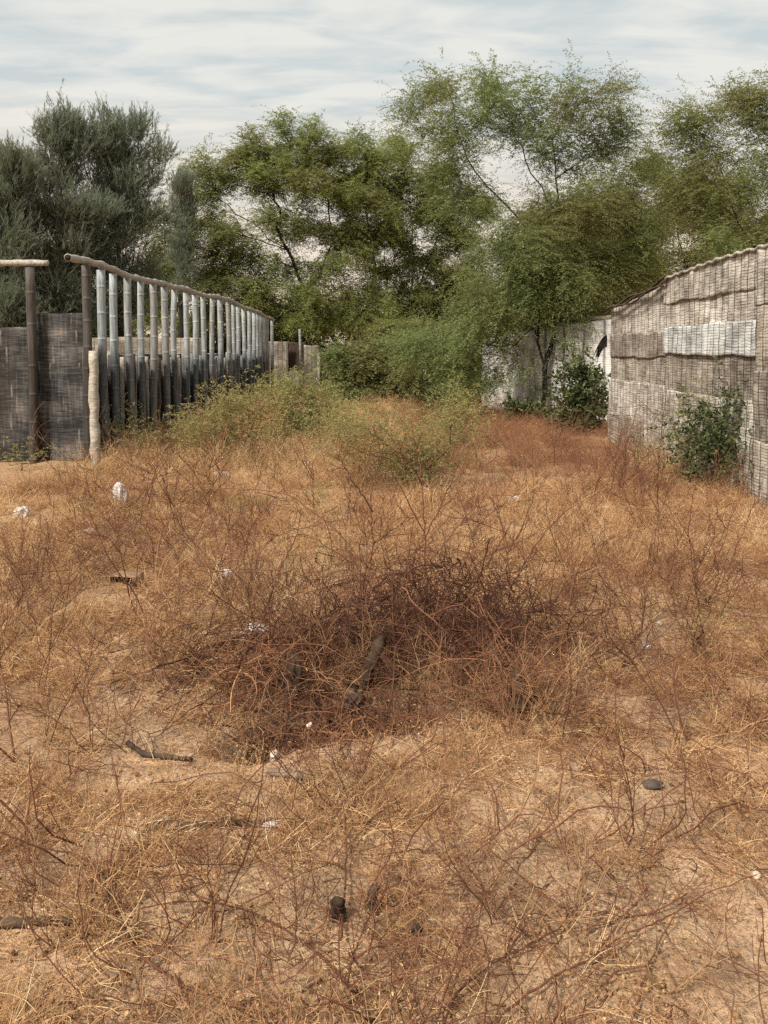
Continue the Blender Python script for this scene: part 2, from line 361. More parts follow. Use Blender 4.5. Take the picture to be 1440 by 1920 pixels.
M['mat_brown'] = reed_mat('brown_woven_mat', [(0.2, (0.07, 0.058, 0.045)), (0.42, (0.24, 0.205, 0.165)), (0.62, (0.47, 0.42, 0.355)), (0.85, (0.69, 0.64, 0.57))])
M['mat_mid'] = reed_mat('grey_brown_woven_mat', [(0.2, (0.075, 0.064, 0.052)), (0.40, (0.28, 0.247, 0.21)), (0.58, (0.54, 0.495, 0.435)), (0.82, (0.78, 0.74, 0.68))])
M['mat_rust'] = reed_mat('rusty_woven_mat', [(0.2, (0.06, 0.05, 0.042)), (0.42, (0.18, 0.15, 0.122)), (0.62, (0.35, 0.305, 0.26)), (0.85, (0.58, 0.53, 0.47))])
M['mat_pale'] = reed_mat('pale_woven_mat', [(0.2, (0.11, 0.11, 0.105)), (0.40, (0.34, 0.345, 0.335)), (0.58, (0.57, 0.58, 0.56)), (0.82, (0.77, 0.77, 0.75))])
M['mat_white'] = reed_mat('whitewashed_mat', [(0.2, (0.16, 0.15, 0.14)), (0.38, (0.40, 0.38, 0.36)), (0.55, (0.62, 0.60, 0.58)), (0.8, (0.76, 0.75, 0.73))], 0.5, 0.05, 1, 0.4)
M['mat_plaster'] = plain_mat('stained_plaster', (0.22, 0.20, 0.175), (0.68, 0.66, 0.64), 2.5, 0.9, 0.3)
M['pole'] = plain_mat('weathered_pole', (0.16, 0.13, 0.11), (0.38, 0.34, 0.30), 12)
M['stake'] = plain_mat('pale_cracked_wood', (0.24, 0.21, 0.17), (0.52, 0.475, 0.40), 14, 0.9, 0.8, (1, 1, 2.5))
M['plastic'] = plain_mat('white_plastic_bag', (0.48, 0.43, 0.40), (0.74, 0.69, 0.66), 18, 0.45, 0.8)
M['stone'] = plain_mat('pale_stone', (0.40, 0.33, 0.25), (0.62, 0.54, 0.44), 12)
M['stone_dark'] = plain_mat('dark_stone', (0.035, 0.032, 0.03), (0.12, 0.105, 0.09), 12)
M['block'] = plain_mat('mud_brick', (0.20, 0.125, 0.08), (0.32, 0.21, 0.135), 22, 0.95, 0.6)
M['deadwood'] = bark_mat('dead_wood', (0.022, 0.014, 0.010), (0.11, 0.074, 0.05))
M['deadwood_pale'] = bark_mat('bleached_dead_wood', (0.10, 0.075, 0.055), (0.34, 0.26, 0.19))
M['rag'] = plain_mat('dark_sacking', (0.03, 0.02, 0.016), (0.11, 0.07, 0.05), 14)

# ------------------------------------------------------------------ the ground: one sheet to the horizon
def axis(parts):
    a = [np.arange(p[0], p[1], p[2]) for p in parts]; return np.concatenate(a + [[parts[-1][1]]])
gx = axis([(-900, -100, 200), (-100, -12, 8), (-12, -4.5, 0.4), (-4.5, 4.5, 0.035), (4.5, 12, 0.4), (12, 100, 8), (100, 900, 200)])
gy = axis([(-300, -20, 40), (-20, 1, 0.7), (1, 6.5, 0.03), (6.5, 14, 0.09), (14, 40, 0.5), (40, 100, 8), (100, 1500, 200)])
X, Y = np.meshgrid(gx, gy)
nx, ny = len(gx), len(gy)
i = np.arange(ny - 1)[:, None] * nx + np.arange(nx - 1)[None, :]
Fq = np.stack([i, i + 1, i + nx + 1, i + nx], -1).reshape(-1, 4)
g = new_obj('ground', np.stack([X, Y, ground_z(X, Y)], -1).reshape(-1, 3), Fq, M['soil'])
tag(g, 'dry sandy ground of the vacant lot', 'ground', kind='structure')

# ------------------------------------------------------------------ left: bamboo post fence
def bamboo(mb, p0, p1, r, rnd, seg=0.36, k=12, notch=False):
    """a culm with swollen nodes"""
    p0 = np.array(p0, float); p1 = np.array(p1, float); L = np.linalg.norm(p1 - p0)
    ts = [0.0]; rs = [r]; t = random.uniform(0.1, seg)
    while t < L - 0.05:
        for dt, k_ in ((-0.035, 1.0), (-0.010, 1.02), (-0.005, 1.055), (0.005, 1.055), (0.009, 0.98), (0.04, 1.0)):
            if 0.005 < t + dt < L - 0.01: ts.append(t + dt); rs.append(r * k_)
        t += seg * random.uniform(0.8, 1.2)
    ts.append(L); rs.append(r)
    ts = np.array(ts); o = np.argsort(ts); ts = ts[o]; rs = np.array(rs)[o]
    d = (p1 - p0) / L; side = np.array([random.uniform(-1, 1), random.uniform(-1, 1), 0]) * 0.022
    P = p0 + d * ts[:, None] + side * np.sin(ts / L * math.pi * random.choice((1, 2)))[:, None]
    mb.tube(P, rs * (1 - 0.05 * ts / L), k, rnd)

FX = -4.25
post_px = [161, 189, 212, 239, 264, 287, 308, 327, 348, 365, 380, 398, 412, 427, 437, 446, 456, 467, 476, 482, 489, 495, 502, 510]
def rail_y(px): return float(np.interp(px, [135, 230, 325, 375, 420, 450, 480, 512], [487, 516, 540, 553, 561, 574, 585, 599]))
post_Y = [-FX * F / (720 - p) for p in post_px]
fence = empty('bamboo_fence', (FX, 20, 0), 'tall bleached bamboo posts under a sloping rail, receding along the left side', 'fence')
FO = (FX, 20, 0)
for n_, (p, Yp) in enumerate(zip(post_px, post_Y)):
    top = at(p, rail_y(p) + 3, Yp)
    mb = MB(); r = random.uniform(0.056, 0.073)
    lean = random.uniform(-0.05, 0.05)
    if n_ == 0: r = 0.064
    base_x = FX + (0.05 if n_ == 0 else 0.02) + lean
    bamboo(mb, (base_x, Yp, -0.2), (top[0], Yp, top[2]), r, random.random(), 0.38)
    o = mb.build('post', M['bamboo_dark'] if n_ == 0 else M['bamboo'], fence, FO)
    if n_ == 0: o['label'] = 'dark first bamboo post at the near end'
rail_pts = [(133, 486), (325, 540), (420, 561), (480, 585), (513, 600)]
for a, b in zip(rail_pts[:-1], rail_pts[1:]):
    Pa = at(a[0], a[1], -FX * F / (720 - a[0])) + np.array([0, 0, 0.02]); Pb = at(b[0], b[1], -FX * F / (720 - b[0]))
    d = (Pb - Pa) / np.linalg.norm(Pb - Pa)
    mb = MB(); n = 40; ts = np.linspace(-0.02, 1.02, n)[:, None]
    P = Pa + (Pb - Pa) * ts; P[:, 2] += 0.05 * np.sin(ts[:, 0] * 9.0) * 0.5 + np.random.default_rng(int(a[0])).normal(0, 0.004, n)
    R = 0.050 + 0.004 * np.sin(ts[:, 0] * 60) + np.random.default_rng(3).normal(0, 0.003, n)
    mb.tube(P, R, 12, 0.3)
    o = mb.build('top_rail', M['rail'], fence, FO)
    if a[0] == 133:       # dark disc on the solid end, painted as shade inside the culm
        h = MB(); h.tube([P[0] - d * 0.006, P[0] - d * 0.003], [0.043, 0.043], 16, 0.5); h.build('bore_shade_disc', M['hollow'], o, FO)

# low backing behind the posts: pale cracked stakes before a dark mat standing in for shaded gaps
def mat_panel(name, P0, U, W, H, mat, parent, origin, seed=0, wav=0.02, cell=0.26, puff=0.012, top=None, res=0.035, thick=0.014, uvo=(0, 0), sag=0.0):
    """a woven mat: P0 lower corner, U unit direction along the wall. top(u) gives the height at u."""
    U = np.array(U, float); Nn = np.array([U[1], -U[0], 0.0])
    nu = max(4, int(W / res)); nv = max(4, int(H / res))
    u = np.linspace(0, W, nu + 1); v = np.linspace(0, 1, nv + 1)
    Ug, Vg = np.meshgrid(u, v)
    Ht = H if top is None else np.vectorize(top)(u)[None, :]
    Ht = Ht + (fbm(u * 3 + seed * 7, u * 0 + seed, seed, 3) - 0.5)[None, :] * 0.05
    bot = (fbm(u * 2.2 + seed * 3, u * 0 + seed, seed + 9, 3) - 0.5)[None, :] * 0.07 + sag * np.sin(u / W * math.pi)[None, :]
    Z = bot + (Ht - bot) * Vg
    # upright edges wander a little, so neighbours overlap raggedly
    Ug = Ug + (fbm(Z * 4 + seed, Z * 0 + 2, seed + 4, 3) - 0.5) * 0.05
    D = (fbm(Ug * 1.3 + seed, Z * 1.8, seed, 3) - 0.5) * wav * 2 + puff * np.abs(np.sin(math.pi * (Ug + uvo[0]) / cell + (fbm(Z * 3, Ug * 0.3, seed) - .5) * 3)) + (vnoise(Ug * 3, Z * 30, seed + 3) - 0.5) * 0.008
    V = np.array(P0, float)[None, None, :] + Ug[..., None] * U + D[..., None] * Nn; V[..., 2] += Z
    V2 = V - Nn * thick
    n1 = (nu + 1) * (nv + 1)
    i = np.arange(nv)[:, None] * (nu + 1) + np.arange(nu)[None, :]
    Fq = np.stack([i, i + 1, i + nu + 2, i + nu + 1], -1).reshape(-1, 4)
    B = Fq[:, ::-1] + n1
    e = []
    for a in range(nu):
        e.append([a, a + n1, a + 1 + n1, a + 1]); t = nv * (nu + 1) + a; e.append([t, t + 1, t + 1 + n1, t + n1])
    for a in range(nv):
        q = a * (nu + 1); q2 = q + nu + 1; e.append([q, q2, q2 + n1, q + n1]); q += nu; q2 += nu; e.append([q, q + n1, q2 + n1, q2])
    uv = np.stack([Ug + uvo[0] + seed * 3.1, Z + P0[2] + uvo[1]], -1).reshape(-1, 2); uv = np.vstack([uv, uv])
    return new_obj(name, np.vstack([V.reshape(-1, 3), V2.reshape(-1, 3)]), np.vstack([Fq, B, np.array(e)]), mat, parent, origin, None, uv)

low = empty('low_plank_fence', (FX - 0.3, 20, 0), 'low fence of pale upright planks right behind the bamboo posts, a dark mat standing in for its shaded gaps', 'fence')
LO = (FX - 0.3, 20, 0)
for k_, (ya, yb) in enumerate([(11.85, 15.2), (15.2, 19.5), (19.5, 25), (25, 31)]):
    mat_panel('mat_panel', (FX - 0.36, ya, 0), (0, 1, 0), yb - ya, 1.55, M['mat_dark'], low, LO, seed=k_ + 1, res=0.06)  # dark sheet: shade between the planks put into its colour
def plank(P, w, t, h, seed, mb):
    """rough upright plank with an uneven outline, wide face towards the viewer"""
    n = 14; z = np.linspace(-0.1, h, n); rg = np.random.default_rng(seed)
    l = -w / 2 + rg.normal(0, 0.008, n); r = w / 2 + rg.normal(0, 0.008, n)
    V = []
    for q in range(n):
        for (a, c) in ((l[q], -t), (r[q], -t * 0.8), (r[q], t), (l[q], t)): V.append([P[0] + a, P[1] + c, P[2] + z[q]])
    Fc = []
    for q in range(n - 1):
        for s in range(4):
            Fc.append([q * 4 + s, q * 4 + (s + 1) % 4, q * 4 + 4 + (s + 1) % 4, q * 4 + 4 + s])
    Fc.append([(n - 1) * 4 + s for s in range(4)])
    mb.add(V, Fc)
for n_ in range(len(post_Y) - 1):
    if n_ > 14: break
    ym = post_Y[n_] * 0.42 + post_Y[n_ + 1] * 0.58
    mb = MB(); plank((FX - 0.20 - 0.02 * n_, ym, 0), random.uniform(0.17, 0.24), 0.03, random.uniform(1.5, 1.62), n_, mb)
    mb.build('plank', M['stake'], low, LO)
for n_ in range(len(post_Y) - 1):
    for f_ in (0.30, 0.72) if n_ < 7 else (0.25, 0.5, 0.75):
        ym = post_Y[n_] * (1 - f_) + post_Y[n_ + 1] * f_
        mb = MB(); bamboo(mb, (FX - 0.09, ym, -0.1), (FX - 0.09 + random.uniform(-.03, .03), ym, random.uniform(1.38, 1.66)), random.uniform(0.045, 0.062), random.random(), 0.33, 10)
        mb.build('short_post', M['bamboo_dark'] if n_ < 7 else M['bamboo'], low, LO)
mb = MB(); P = gpt(182, 886)
rg = np.random.default_rng(5)
plank((at(176, 700, P[1])[0], P[1], 0), 0.105, 0.045, at(176, 658, P[1])[2], 77, mb)
o = mb.build('wooden_stake', M['stake'], None, (P[0], P[1], 0), smooth=False)
tag(o, 'pale cracked wooden stake standing in front of the first dark bamboo post', 'stake')

# dark woven fence at the left edge, facing the camera
dark = empty('woven_fence', (-4.9, 11.5, 0), 'dark woven mat fence at the left edge under a level bleached rail', 'fence')
DO = (-4.9, 11.5, 0)
YD = 11.45
xL = -9.5; xm = at(62, 700, YD)[0]; xr = at(166, 700, YD)[0]
mat_panel('mat_panel', (xL, YD + 0.10, 0), (1, 0, 0), xm - xL, at(20, 614, YD)[2], M['mat_dark'], dark, DO, seed=21, cell=0.5, res=0.03, uvo=(0, 0))
o = mat_panel('mat_panel', (xm - 0.02, YD + 0.12, 0), (1, 0, 0), xr - xm + 0.02, at(100, 587, YD)[2], M['mat_dark'], dark, DO, seed=25, cell=0.5, res=0.03)
mb = MB(); bamboo(mb, (at(64, 860, YD)[0], YD, -0.2), (at(56, 500, YD)[0], YD, at(56, 502, YD)[2]), 0.068, 0.8, 0.5); mb.build('post', M['bamboo_dark'], dark, DO)
for xp in (-6.55, -8.1):
    mb = MB(); bamboo(mb, (xp, YD, -0.2), (xp, YD, 2.8), 0.066, 0.8, 0.5); mb.build('post', M['bamboo_dark'], dark, DO)
mb = MB(); a = at(-260, 494, YD); b = at(90, 493, YD); n = 40; ts = np.linspace(0, 1, n)[:, None]; P = a + (b - a) * ts; P[:, 2] += np.random.default_rng(2).normal(0, 0.003, n)
mb.tube(P, 0.045 + np.random.default_rng(8).normal(0, 0.002, n), 8, 0.4); mb.build('top_rail', M['rail'], dark, DO)

# a low pale wall seen between the posts, in the yard beyond
yard = empty('yard_wall', (-8, 22, 0), 'low faded cane wall in the neighbouring yard glimpsed between the bamboo posts', 'wall')
mat_panel('mat_panel', (-14, 22, 0), (1, 0, 0), 9.0, 2.0, M['mat_rust'], yard, (-8, 22, 0), seed=40, res=0.12)
mat_panel('mat_panel', (-14.5, 21.6, 0), (1, 0, 0), 4.5, 1.9, M['mat_rust'], yard, (-8, 22, 0), seed=41, res=0.12)

# far end wall with a dark brown gap, right of the bamboo fence
YE = 31.5
endw = empty('cane_wall', (-3.3, YE, 0), 'brown cane wall with a dark gap closing the far end beyond the bamboo fence', 'wall')
EO = (-3.3, YE, 0)
xa, xb, xc, xd = (at(q, 700, YE)[0] for q in (512, 541, 570, 598))
zt = at(540, 640, YE)[2]
mat_panel('mat_panel', (xa - 0.3, YE, 0), (1, 0, 0), xb - xa + 0.3, zt, M['mat_rust'], endw, EO, seed=51, res=0.08)
mat_panel('mat_panel', (xc, YE, 0), (1, 0, 0), xd - xc, zt - 0.15, M['mat_rust'], endw, EO, seed=52, res=0.08)
mat_panel('mat_panel', (xb, YE + 0.02, 0), (1, 0, 0), xc - xb, 0.85, M['mat_rust'], endw, EO, seed=53, res=0.08)
o = mat_panel('hanging_sacking', (xb - 0.03, YE + 0.30, 0.35), (1, 0, 0), xc - xb + 0.06, 1.65, M['rag'], endw, EO, seed=54, res=0.08)
mb = MB(); x = at(562, 640, YE)[0]; bamboo(mb, (x, YE, -0.1), (x, YE, at(562, 617, YE)[2]), 0.05, 0.1, 0.4, 8); mb.build('post', M['bamboo'], endw, EO)
mb = MB(); mb.box((xd, YE - 0.02, 0.72), (0.05, 0.05, 0.85)); mb.build('end_post', M['stake'], endw, EO)

# ------------------------------------------------------------------ right: patched reed mat wall
WX = 4.05
wall = empty('reed_mat_wall', (WX, 11, 0), 'tall patchwork wall of woven reed mats along the right side', 'wall')
WO = (WX, 11, 0)
def top_h(y): return float(np.interp(y, [2.6, 8.4, 9.5, 11.2, 11.6, 12.3, 13.2, 14.3], [2.80, 2.70, 2.70, 2.64, 2.60, 2.50, 2.44, 2.36]))
def wp(ya, yb, za, zb, mat, seed, off=0.0, label=None, sag=0.0, topf=False):
    # wall faces -X: run from far to near so that the outward side is -X
    W = yb - ya
    t = (lambda u: top_h(yb - u) - za) if topf else None
    o = mat_panel('mat_panel', (WX - off, yb, za), (0, -1, 0), W, zb - za, M[mat], wall, WO, seed=seed, top=t, sag=sag, wav=0.018, cell=0.19, puff=0.005, res=0.026, thick=0.016)
    if label: o['label'] = label
# far column, middle column, near column
wp(11.45, 14.3, 1.86, 2.5, 'mat_mid', 1, 0.00, topf=True)
wp(11.42, 14.3, 1.52, 1.90, 'mat_rust', 2, 0.015)
wp(11.45, 14.3, 1.08, 1.55, 'mat_brown', 3, 0.0)
wp(11.40, 14.3, 0.50, 1.12, 'mat_mid', 4, 0.02)
wp(11.45, 14.3, -0.1, 0.54, 'mat_brown', 5, 0.035)
wp(8.55, 11.50, 2.28, 2.6, 'mat_mid', 6, 0.055, topf=True)
wp(8.50, 11.48, 1.90, 2.33, 'mat_mid', 7, 0.035)
wp(8.60, 11.44, 1.56, 1.95, 'mat_pale', 8, 0.06, 'bleached bluish white mat patch')
wp(8.50, 11.46, 1.02, 1.60, 'mat_rust', 9, 0.03, 'rust brown mat patch')
wp(8.45, 11.48, 0.45, 1.06, 'mat_mid', 10, 0.045)
wp(8.50, 11.44, -0.1, 0.50, 'mat_brown', 11, 0.06)
wp(2.6, 8.60, 2.10, 2.7, 'mat_mid', 12, 0.08, topf=True)
wp(2.6, 8.58, 1.35, 2.14, 'mat_brown', 13, 0.065)
wp(2.6, 8.56, 0.62, 1.40, 'mat_rust', 14, 0.08)
wp(2.6, 8.60, -0.1, 0.66, 'mat_brown', 15, 0.095)
for y, sl in ((14.34, 0.06), (11.47, 0.045), (8.57, 0.05), (5.6, 0.05), (2.6, 0.05)):
    mb = MB(); mb.tube([(WX + 0.09, y, -0.2), (WX + 0.09, y, top_h(y) + 0.02)], sl, 8, 0.3); mb.build('post', M['pole'], wall, WO)
# the mat folded over the top, as a rolled lip
mb = MB(); ys = np.linspace(7.2, 11.4, 60); P = np.stack([WX - 0.07 + 0.012 * np.sin(ys * 11), ys, np.array([top_h(y) for y in ys]) + 0.005 + 0.012 * np.sin(ys * 23)], -1)
mb.tube(P, 0.019 + 0.002 * np.abs(np.sin(ys * 5)), 8, 0.5); mb.build('folded_edge', M['mat_mid'], wall, WO)
for s in range(3):
    mb = MB(); ys = np.linspace(11.3, 14.4, 14); P = np.stack([WX - 0.07 - 0.03 * s + 0 * ys, ys, np.array([top_h(y) for y in ys]) + 0.02 - 0.045 * s + 0.03 * np.sin(ys * 4 + s * 2)], -1)
    mb.tube(P, 0.022 - 0.004 * s, 6, 0.5); mb.build('loose_pole', M['deadwood'], wall, WO)

# palm thatch scrap hanging at the far end of the mat wall
mb = MB(); rg = np.random.default_rng(12); base = at(1138, 640, 14.5)
for q in range(34):
    a = rg.uniform(-0.9, 0.9); L = rg.uniform(0.15, 0.36)
    t = np.linspace(0, 1, 6)[:, None]; d = np.array([-0.55 - 0.2 * rg.random(), 0.2 * a, 0.1]); P = base + np.array([0, 0, rg.normal(0, 0.06)]) + d * t * L + np.array([0, 0, -1.0]) * t ** 2 * L * 1.0
    mb.tube(P, 0.014 * (1 - 0.7 * t[:, 0]), 3, rg.random())
o = mb.build('palm_thatch', M['bark'], None, base); tag(o, 'dark scrap of dry palm thatch drooping from the far end of the reed mat wall', 'thatch')

# whitewashed wall behind the forked tree
wh = empty('whitewashed_wall', (4, 20, 0), 'whitewashed mat and plaster wall standing behind the forked mesquite trunk', 'wall')
HO = (4, 20, 0)
p1 = on(903, 765); p1 = np.array([p1[0], p1[1], 0]); yq = 19.0; p2 = np.array([at(1005, 700, yq)[0], yq, 0]); p3 = np.array([5.0, 17.6, 0])
def seg_panel(a, b, h0, h1, mat, seed, name='mat_panel', off=0.0):
    d = b - a; W = np.linalg.norm(d); U = d / W
    return mat_panel(name, a - np.array([0, off, 0]), U, W, max(h0, h1), M[mat], wh, HO, seed=seed, top=lambda u: h0 + (h1 - h0) * u / W, res=0.07, cell=0.5, wav=0.02)
seg_panel(p1, p2, 1.93, 2.16, 'mat_plaster', 61, 'plaster_panel')
seg_panel(p2 + np.array([-0.05, -0.05, 0]), p3, 2.2, 2.30, 'mat_white', 62)
mb = MB(); mb.box(tuple((p2 + p3) / 2 + np.array([0.35, -0.08, 2.36])), (0.62, 0.05, 0.05), 0.5, math.atan2(p3[1] - p2[1], p3[0] - p2[0])); mb.build('top_beam', M['stake'], wh, HO)

# ------------------------------------------------------------------ trees
def grow(trunks, attractors, rg, step=0.33, wander=0.10, path_w=0.30, droop=0.0):
    """trunks: list of polylines (first starts at the root; others start on an earlier one). returns node arrays"""
    P = []; par = []; plen = []
    def nearest(p):
        A = np.array(P); d = np.linalg.norm(A - p, axis=1); return int(d.argmin())
    for tr in trunks:
        prev = -1 if not P else nearest(np.array(tr[0]))
        for q, w in enumerate(tr):
            w = np.array(w, float)
            if prev >= 0 and q == 0: continue
            if prev >= 0:
                a = P[prev]; L = np.linalg.norm(w - a); n = max(1, int(L / step)); pp = prev
                for k in range(1, n + 1):
                    c = a + (w - a) * k / n + (rg.normal(0, wander * 0.25, 3) if k < n else 0)
                    P.append(c); par.append(pp); plen.append(plen[pp] + L / n); pp = len(P) - 1
                prev = pp
            else:
                P.append(w); par.append(-1); plen.append(0.0); prev = len(P) - 1
    root = P[0]
    ends = []
    A = np.array(attractors); ctr = np.array(trunks[0][-1])
    order = np.argsort(np.linalg.norm(A - ctr, axis=1) + rg.normal(0, 0.4, len(A)))
    buf = np.zeros((len(A) * 40 + len(P) + 10, 3)); buf[:len(P)] = P; cnt = len(P)
    pl = np.zeros(len(buf)); pl[:cnt] = plen
    skip = np.zeros(len(buf), bool)
    # branches do not leave the lowest part of the trunk
    z0 = trunks[0][0][2]; skip[:cnt] = (buf[:cnt, 2] - z0) < 0.35 * (trunks[0][-1][2] - z0)
    for ai in order:
        a = A[ai]
        d = np.linalg.norm(buf[:cnt] - a, axis=1) + path_w * pl[:cnt] + 0.9 * np.maximum(0, buf[:cnt, 2] - a[2]) * (1 - droop) + skip[:cnt] * 50
        j = int(d.argmin()); s = buf[j].copy(); L = np.linalg.norm(a - s)
        n = max(1, int(L / step)); pp = j
        inc = (s - buf[par[j]]) if par[j] >= 0 else np.array([0, 0, 1.0]); inc = inc / (np.linalg.norm(inc) + 1e-6)
        c1 = s + inc * L * 0.35; c2 = a - np.array([0, 0, 1.0]) * L * 0.10
        w_ = rg.normal(0, wander, (n + 1, 3)) * min(1, L); 
        for k in range(1, n + 1):
            t = k / n; c = (1 - t) ** 3 * s + 3 * (1 - t) ** 2 * t * c1 + 3 * (1 - t) * t * t * c2 + t ** 3 * a + w_[k] * math.sin(math.pi * t)
            P.append(c); par.append(pp); buf[cnt] = c; pl[cnt] = pl[pp] + L / n; pp = cnt; cnt += 1
        ends.append(pp)
    return np.array(P), np.array(par), ends
def branch_mesh(P, par, r_tip, power=0.5, kmax=8, r_base=None):
    n = len(P); w = np.zeros(n); child = [[] for _ in range(n)]
    for i in range(n):
        if par[i] >= 0: child[par[i]].append(i)
    for i in range(n - 1, -1, -1):
        if not child[i]: w[i] = 1
        if par[i] >= 0: w[par[i]] += w[i]
    R = r_tip * w ** power
    if r_base: R = np.minimum(R, r_base * (0.35 + 0.65 * (w / w[0]) ** 0.35)); R[w >= 0.97 * w[0]] = r_base
    mb = MB(); used = np.zeros(n, bool)
    starts = [0]
    while starts:
        s = starts.pop(); ch = [s]
        if par[s] >= 0: ch = [par[s], s]
        c = s
        while child[c]:
            k = max(child[c], key=lambda q: w[q])
            for q in child[c]:
                if q != k: starts.append(q)
            ch.append(k); c = k
        rr = R[ch].copy()
        if par[s] >= 0: rr[0] = rr[1]
        if len(ch) >= 2:
            kk = 3 if rr.max() < 0.012 else (5 if rr.max() < 0.04 else kmax)
            mb.tube(P[ch], rr, kk, 0.5, closed=False)
    return mb, R, w, child
def sprays(C, D, rg, L=(0.25, 0.5), n_leaf=16, leaf=(0.07, 0.018), droop=0.35, kind='pinnate', rnd_shift=0.0):
    """C origins, D directions. each spray: leaflets along an arched twig, as narrow diamonds"""
    m = len(C); Ls = rg.uniform(L[0], L[1], m)
    D = D / (np.linalg.norm(D, axis=1)[:, None] + 1e-9)
    t = (np.arange(n_leaf) + rg.random((m, n_leaf))) / n_leaf
    base = C[:, None, :] + D[:, None, :] * (t * Ls[:, None])[..., None]
    base[..., 2] -= droop * Ls[:, None] * t ** 2
    up = np.array([0, 0, 1.0]); S = np.cross(D, up); S /= np.linalg.norm(S, axis=1)[:, None] + 1e-6
    sgn = rg.choice([-1, 1], (m, n_leaf))
    if kind == 'pinnate':
        ld = S[:, None, :] * sgn[..., None] * 0.9 + D[:, None, :] * 0.5 + rg.normal(0, 0.35, (m, n_leaf, 3)); ld[..., 2] -= 0.15
    elif kind == 'needle':
        ld = D[:, None, :] * 1.0 + rg.normal(0, 0.33, (m, n_leaf, 3)); ld[..., 2] += 0.35
    else:
        ld = D[:, None, :] * 0.6 + rg.normal(0, 0.8, (m, n_leaf, 3))
    ld /= np.linalg.norm(ld, axis=-1)[..., None] + 1e-6
    sd = np.cross(ld, rg.normal(0, 1, (m, n_leaf, 3)) + up * 1.2); sd /= np.linalg.norm(sd, axis=-1)[..., None] + 1e-6
    ll = leaf[0] * rg.uniform(0.6, 1.3, (m, n_leaf))[..., None]; lw = leaf[1] * rg.uniform(0.7, 1.3, (m, n_leaf))[..., None]
    V = np.stack([base, base + ld * ll * 0.5 + sd * lw, base + ld * ll, base + ld * ll * 0.5 - sd * lw], 2)
    k = m * n_leaf
    Fq = np.arange(k * 4).reshape(k, 4)
    r = np.clip(rg.random((m, 1)) * 0.6 + rg.random((m, n_leaf)) * 0.4 + rnd_shift, 0, 1)
    return V.reshape(-1, 3), Fq, np.repeat(r.ravel(), 4)

def blob_points(blobs, Yc, rg, depth=1.0, dens=1.0):
    """blobs: (px, py, rx, ry[, weight]) in photo pixels at distance Yc -> attractors through the crown's volume"""
    out = []
    for b in blobs:
        px, py, rx, ry = b[:4]; w = b[4] if len(b) > 4 else 1.0; dy = b[5] if len(b) > 5 else 0
        s = Yc / F; n = max(3, int(w * dens * (rx * ry) * s * s * 5.0))
        c = at(px, py, Yc + dy); R = np.array([rx * s, max(rx, ry) * s * depth, ry * s])
        v = rg.normal(0, 1, (n, 3)); v /= np.linalg.norm(v, axis=1)[:, None]; v *= rg.random((n, 1)) ** 0.45
        out.append(c + v * R)
    return np.vstack(out)
def make_tree(name, base, trunks, blobs, Yc, label, cat, leafmat, seed, r_base=0.1, r_tip=0.006, dens=1.0, per=5, leaf=(0.07, 0.017), L=(0.25, 0.5), kind='pinnate', droop=0.35, n_leaf=16, depth=1.0, group=None, wander=0.10, up=0.0, spread=0.6, step=0.33, bark='bark', path_w=0.30, target=None):
    rg = np.random.default_rng(seed)
    A = blob_points(blobs, Yc, rg, depth, dens * DENS)
    P, par, ends = grow(trunks, A, rg, step=step, wander=wander, path_w=path_w)
    mb, R, w, child = branch_mesh(P, par, r_tip, r_base=r_base)
    root = empty(name, tuple(base), label, cat, group)
    mb.build('trunk', M[bark], root, base)
    thin = np.where(w <= 4)[0]; thin = thin[par[thin] >= 0]
    idx = np.repeat(thin, per if target is None else max(1, int(round(target / n_leaf / len(thin)))))
    t = rg.random((len(idx), 1)); C = P[par[idx]] * (1 - t) + P[idx] * t
    cen = P[ends].mean(0)
    D = (P[idx] - P[par[idx]]); D /= np.linalg.norm(D, axis=1)[:, None] + 1e-6
    out = C - cen; out /= np.linalg.norm(out, axis=1)[:, None] + 1e-6
    D = D * 0.7 + out * 0.4 + rg.normal(0, 0.7, D.shape) + np.array([0, 0, up])
    if kind == 'pinnate': D[:, 2] *= 0.6
    C = C + rg.normal(0, spread * 0.3, C.shape)
    V, Fq, r = sprays(C, D, rg, L, n_leaf, leaf, droop, kind)
    new_obj('crown', V, Fq, M[leafmat], root, base, r, smooth=False)
    return root, len(Fq)

def tb(*pts): return [at(*p) for p in pts]
DENS = 2.2
TOT = 0
def T(*a, **k):
    global TOT
    r, n = make_tree(*a, **k); TOT += n; print('T', a[0], a[5][:40], n); return r

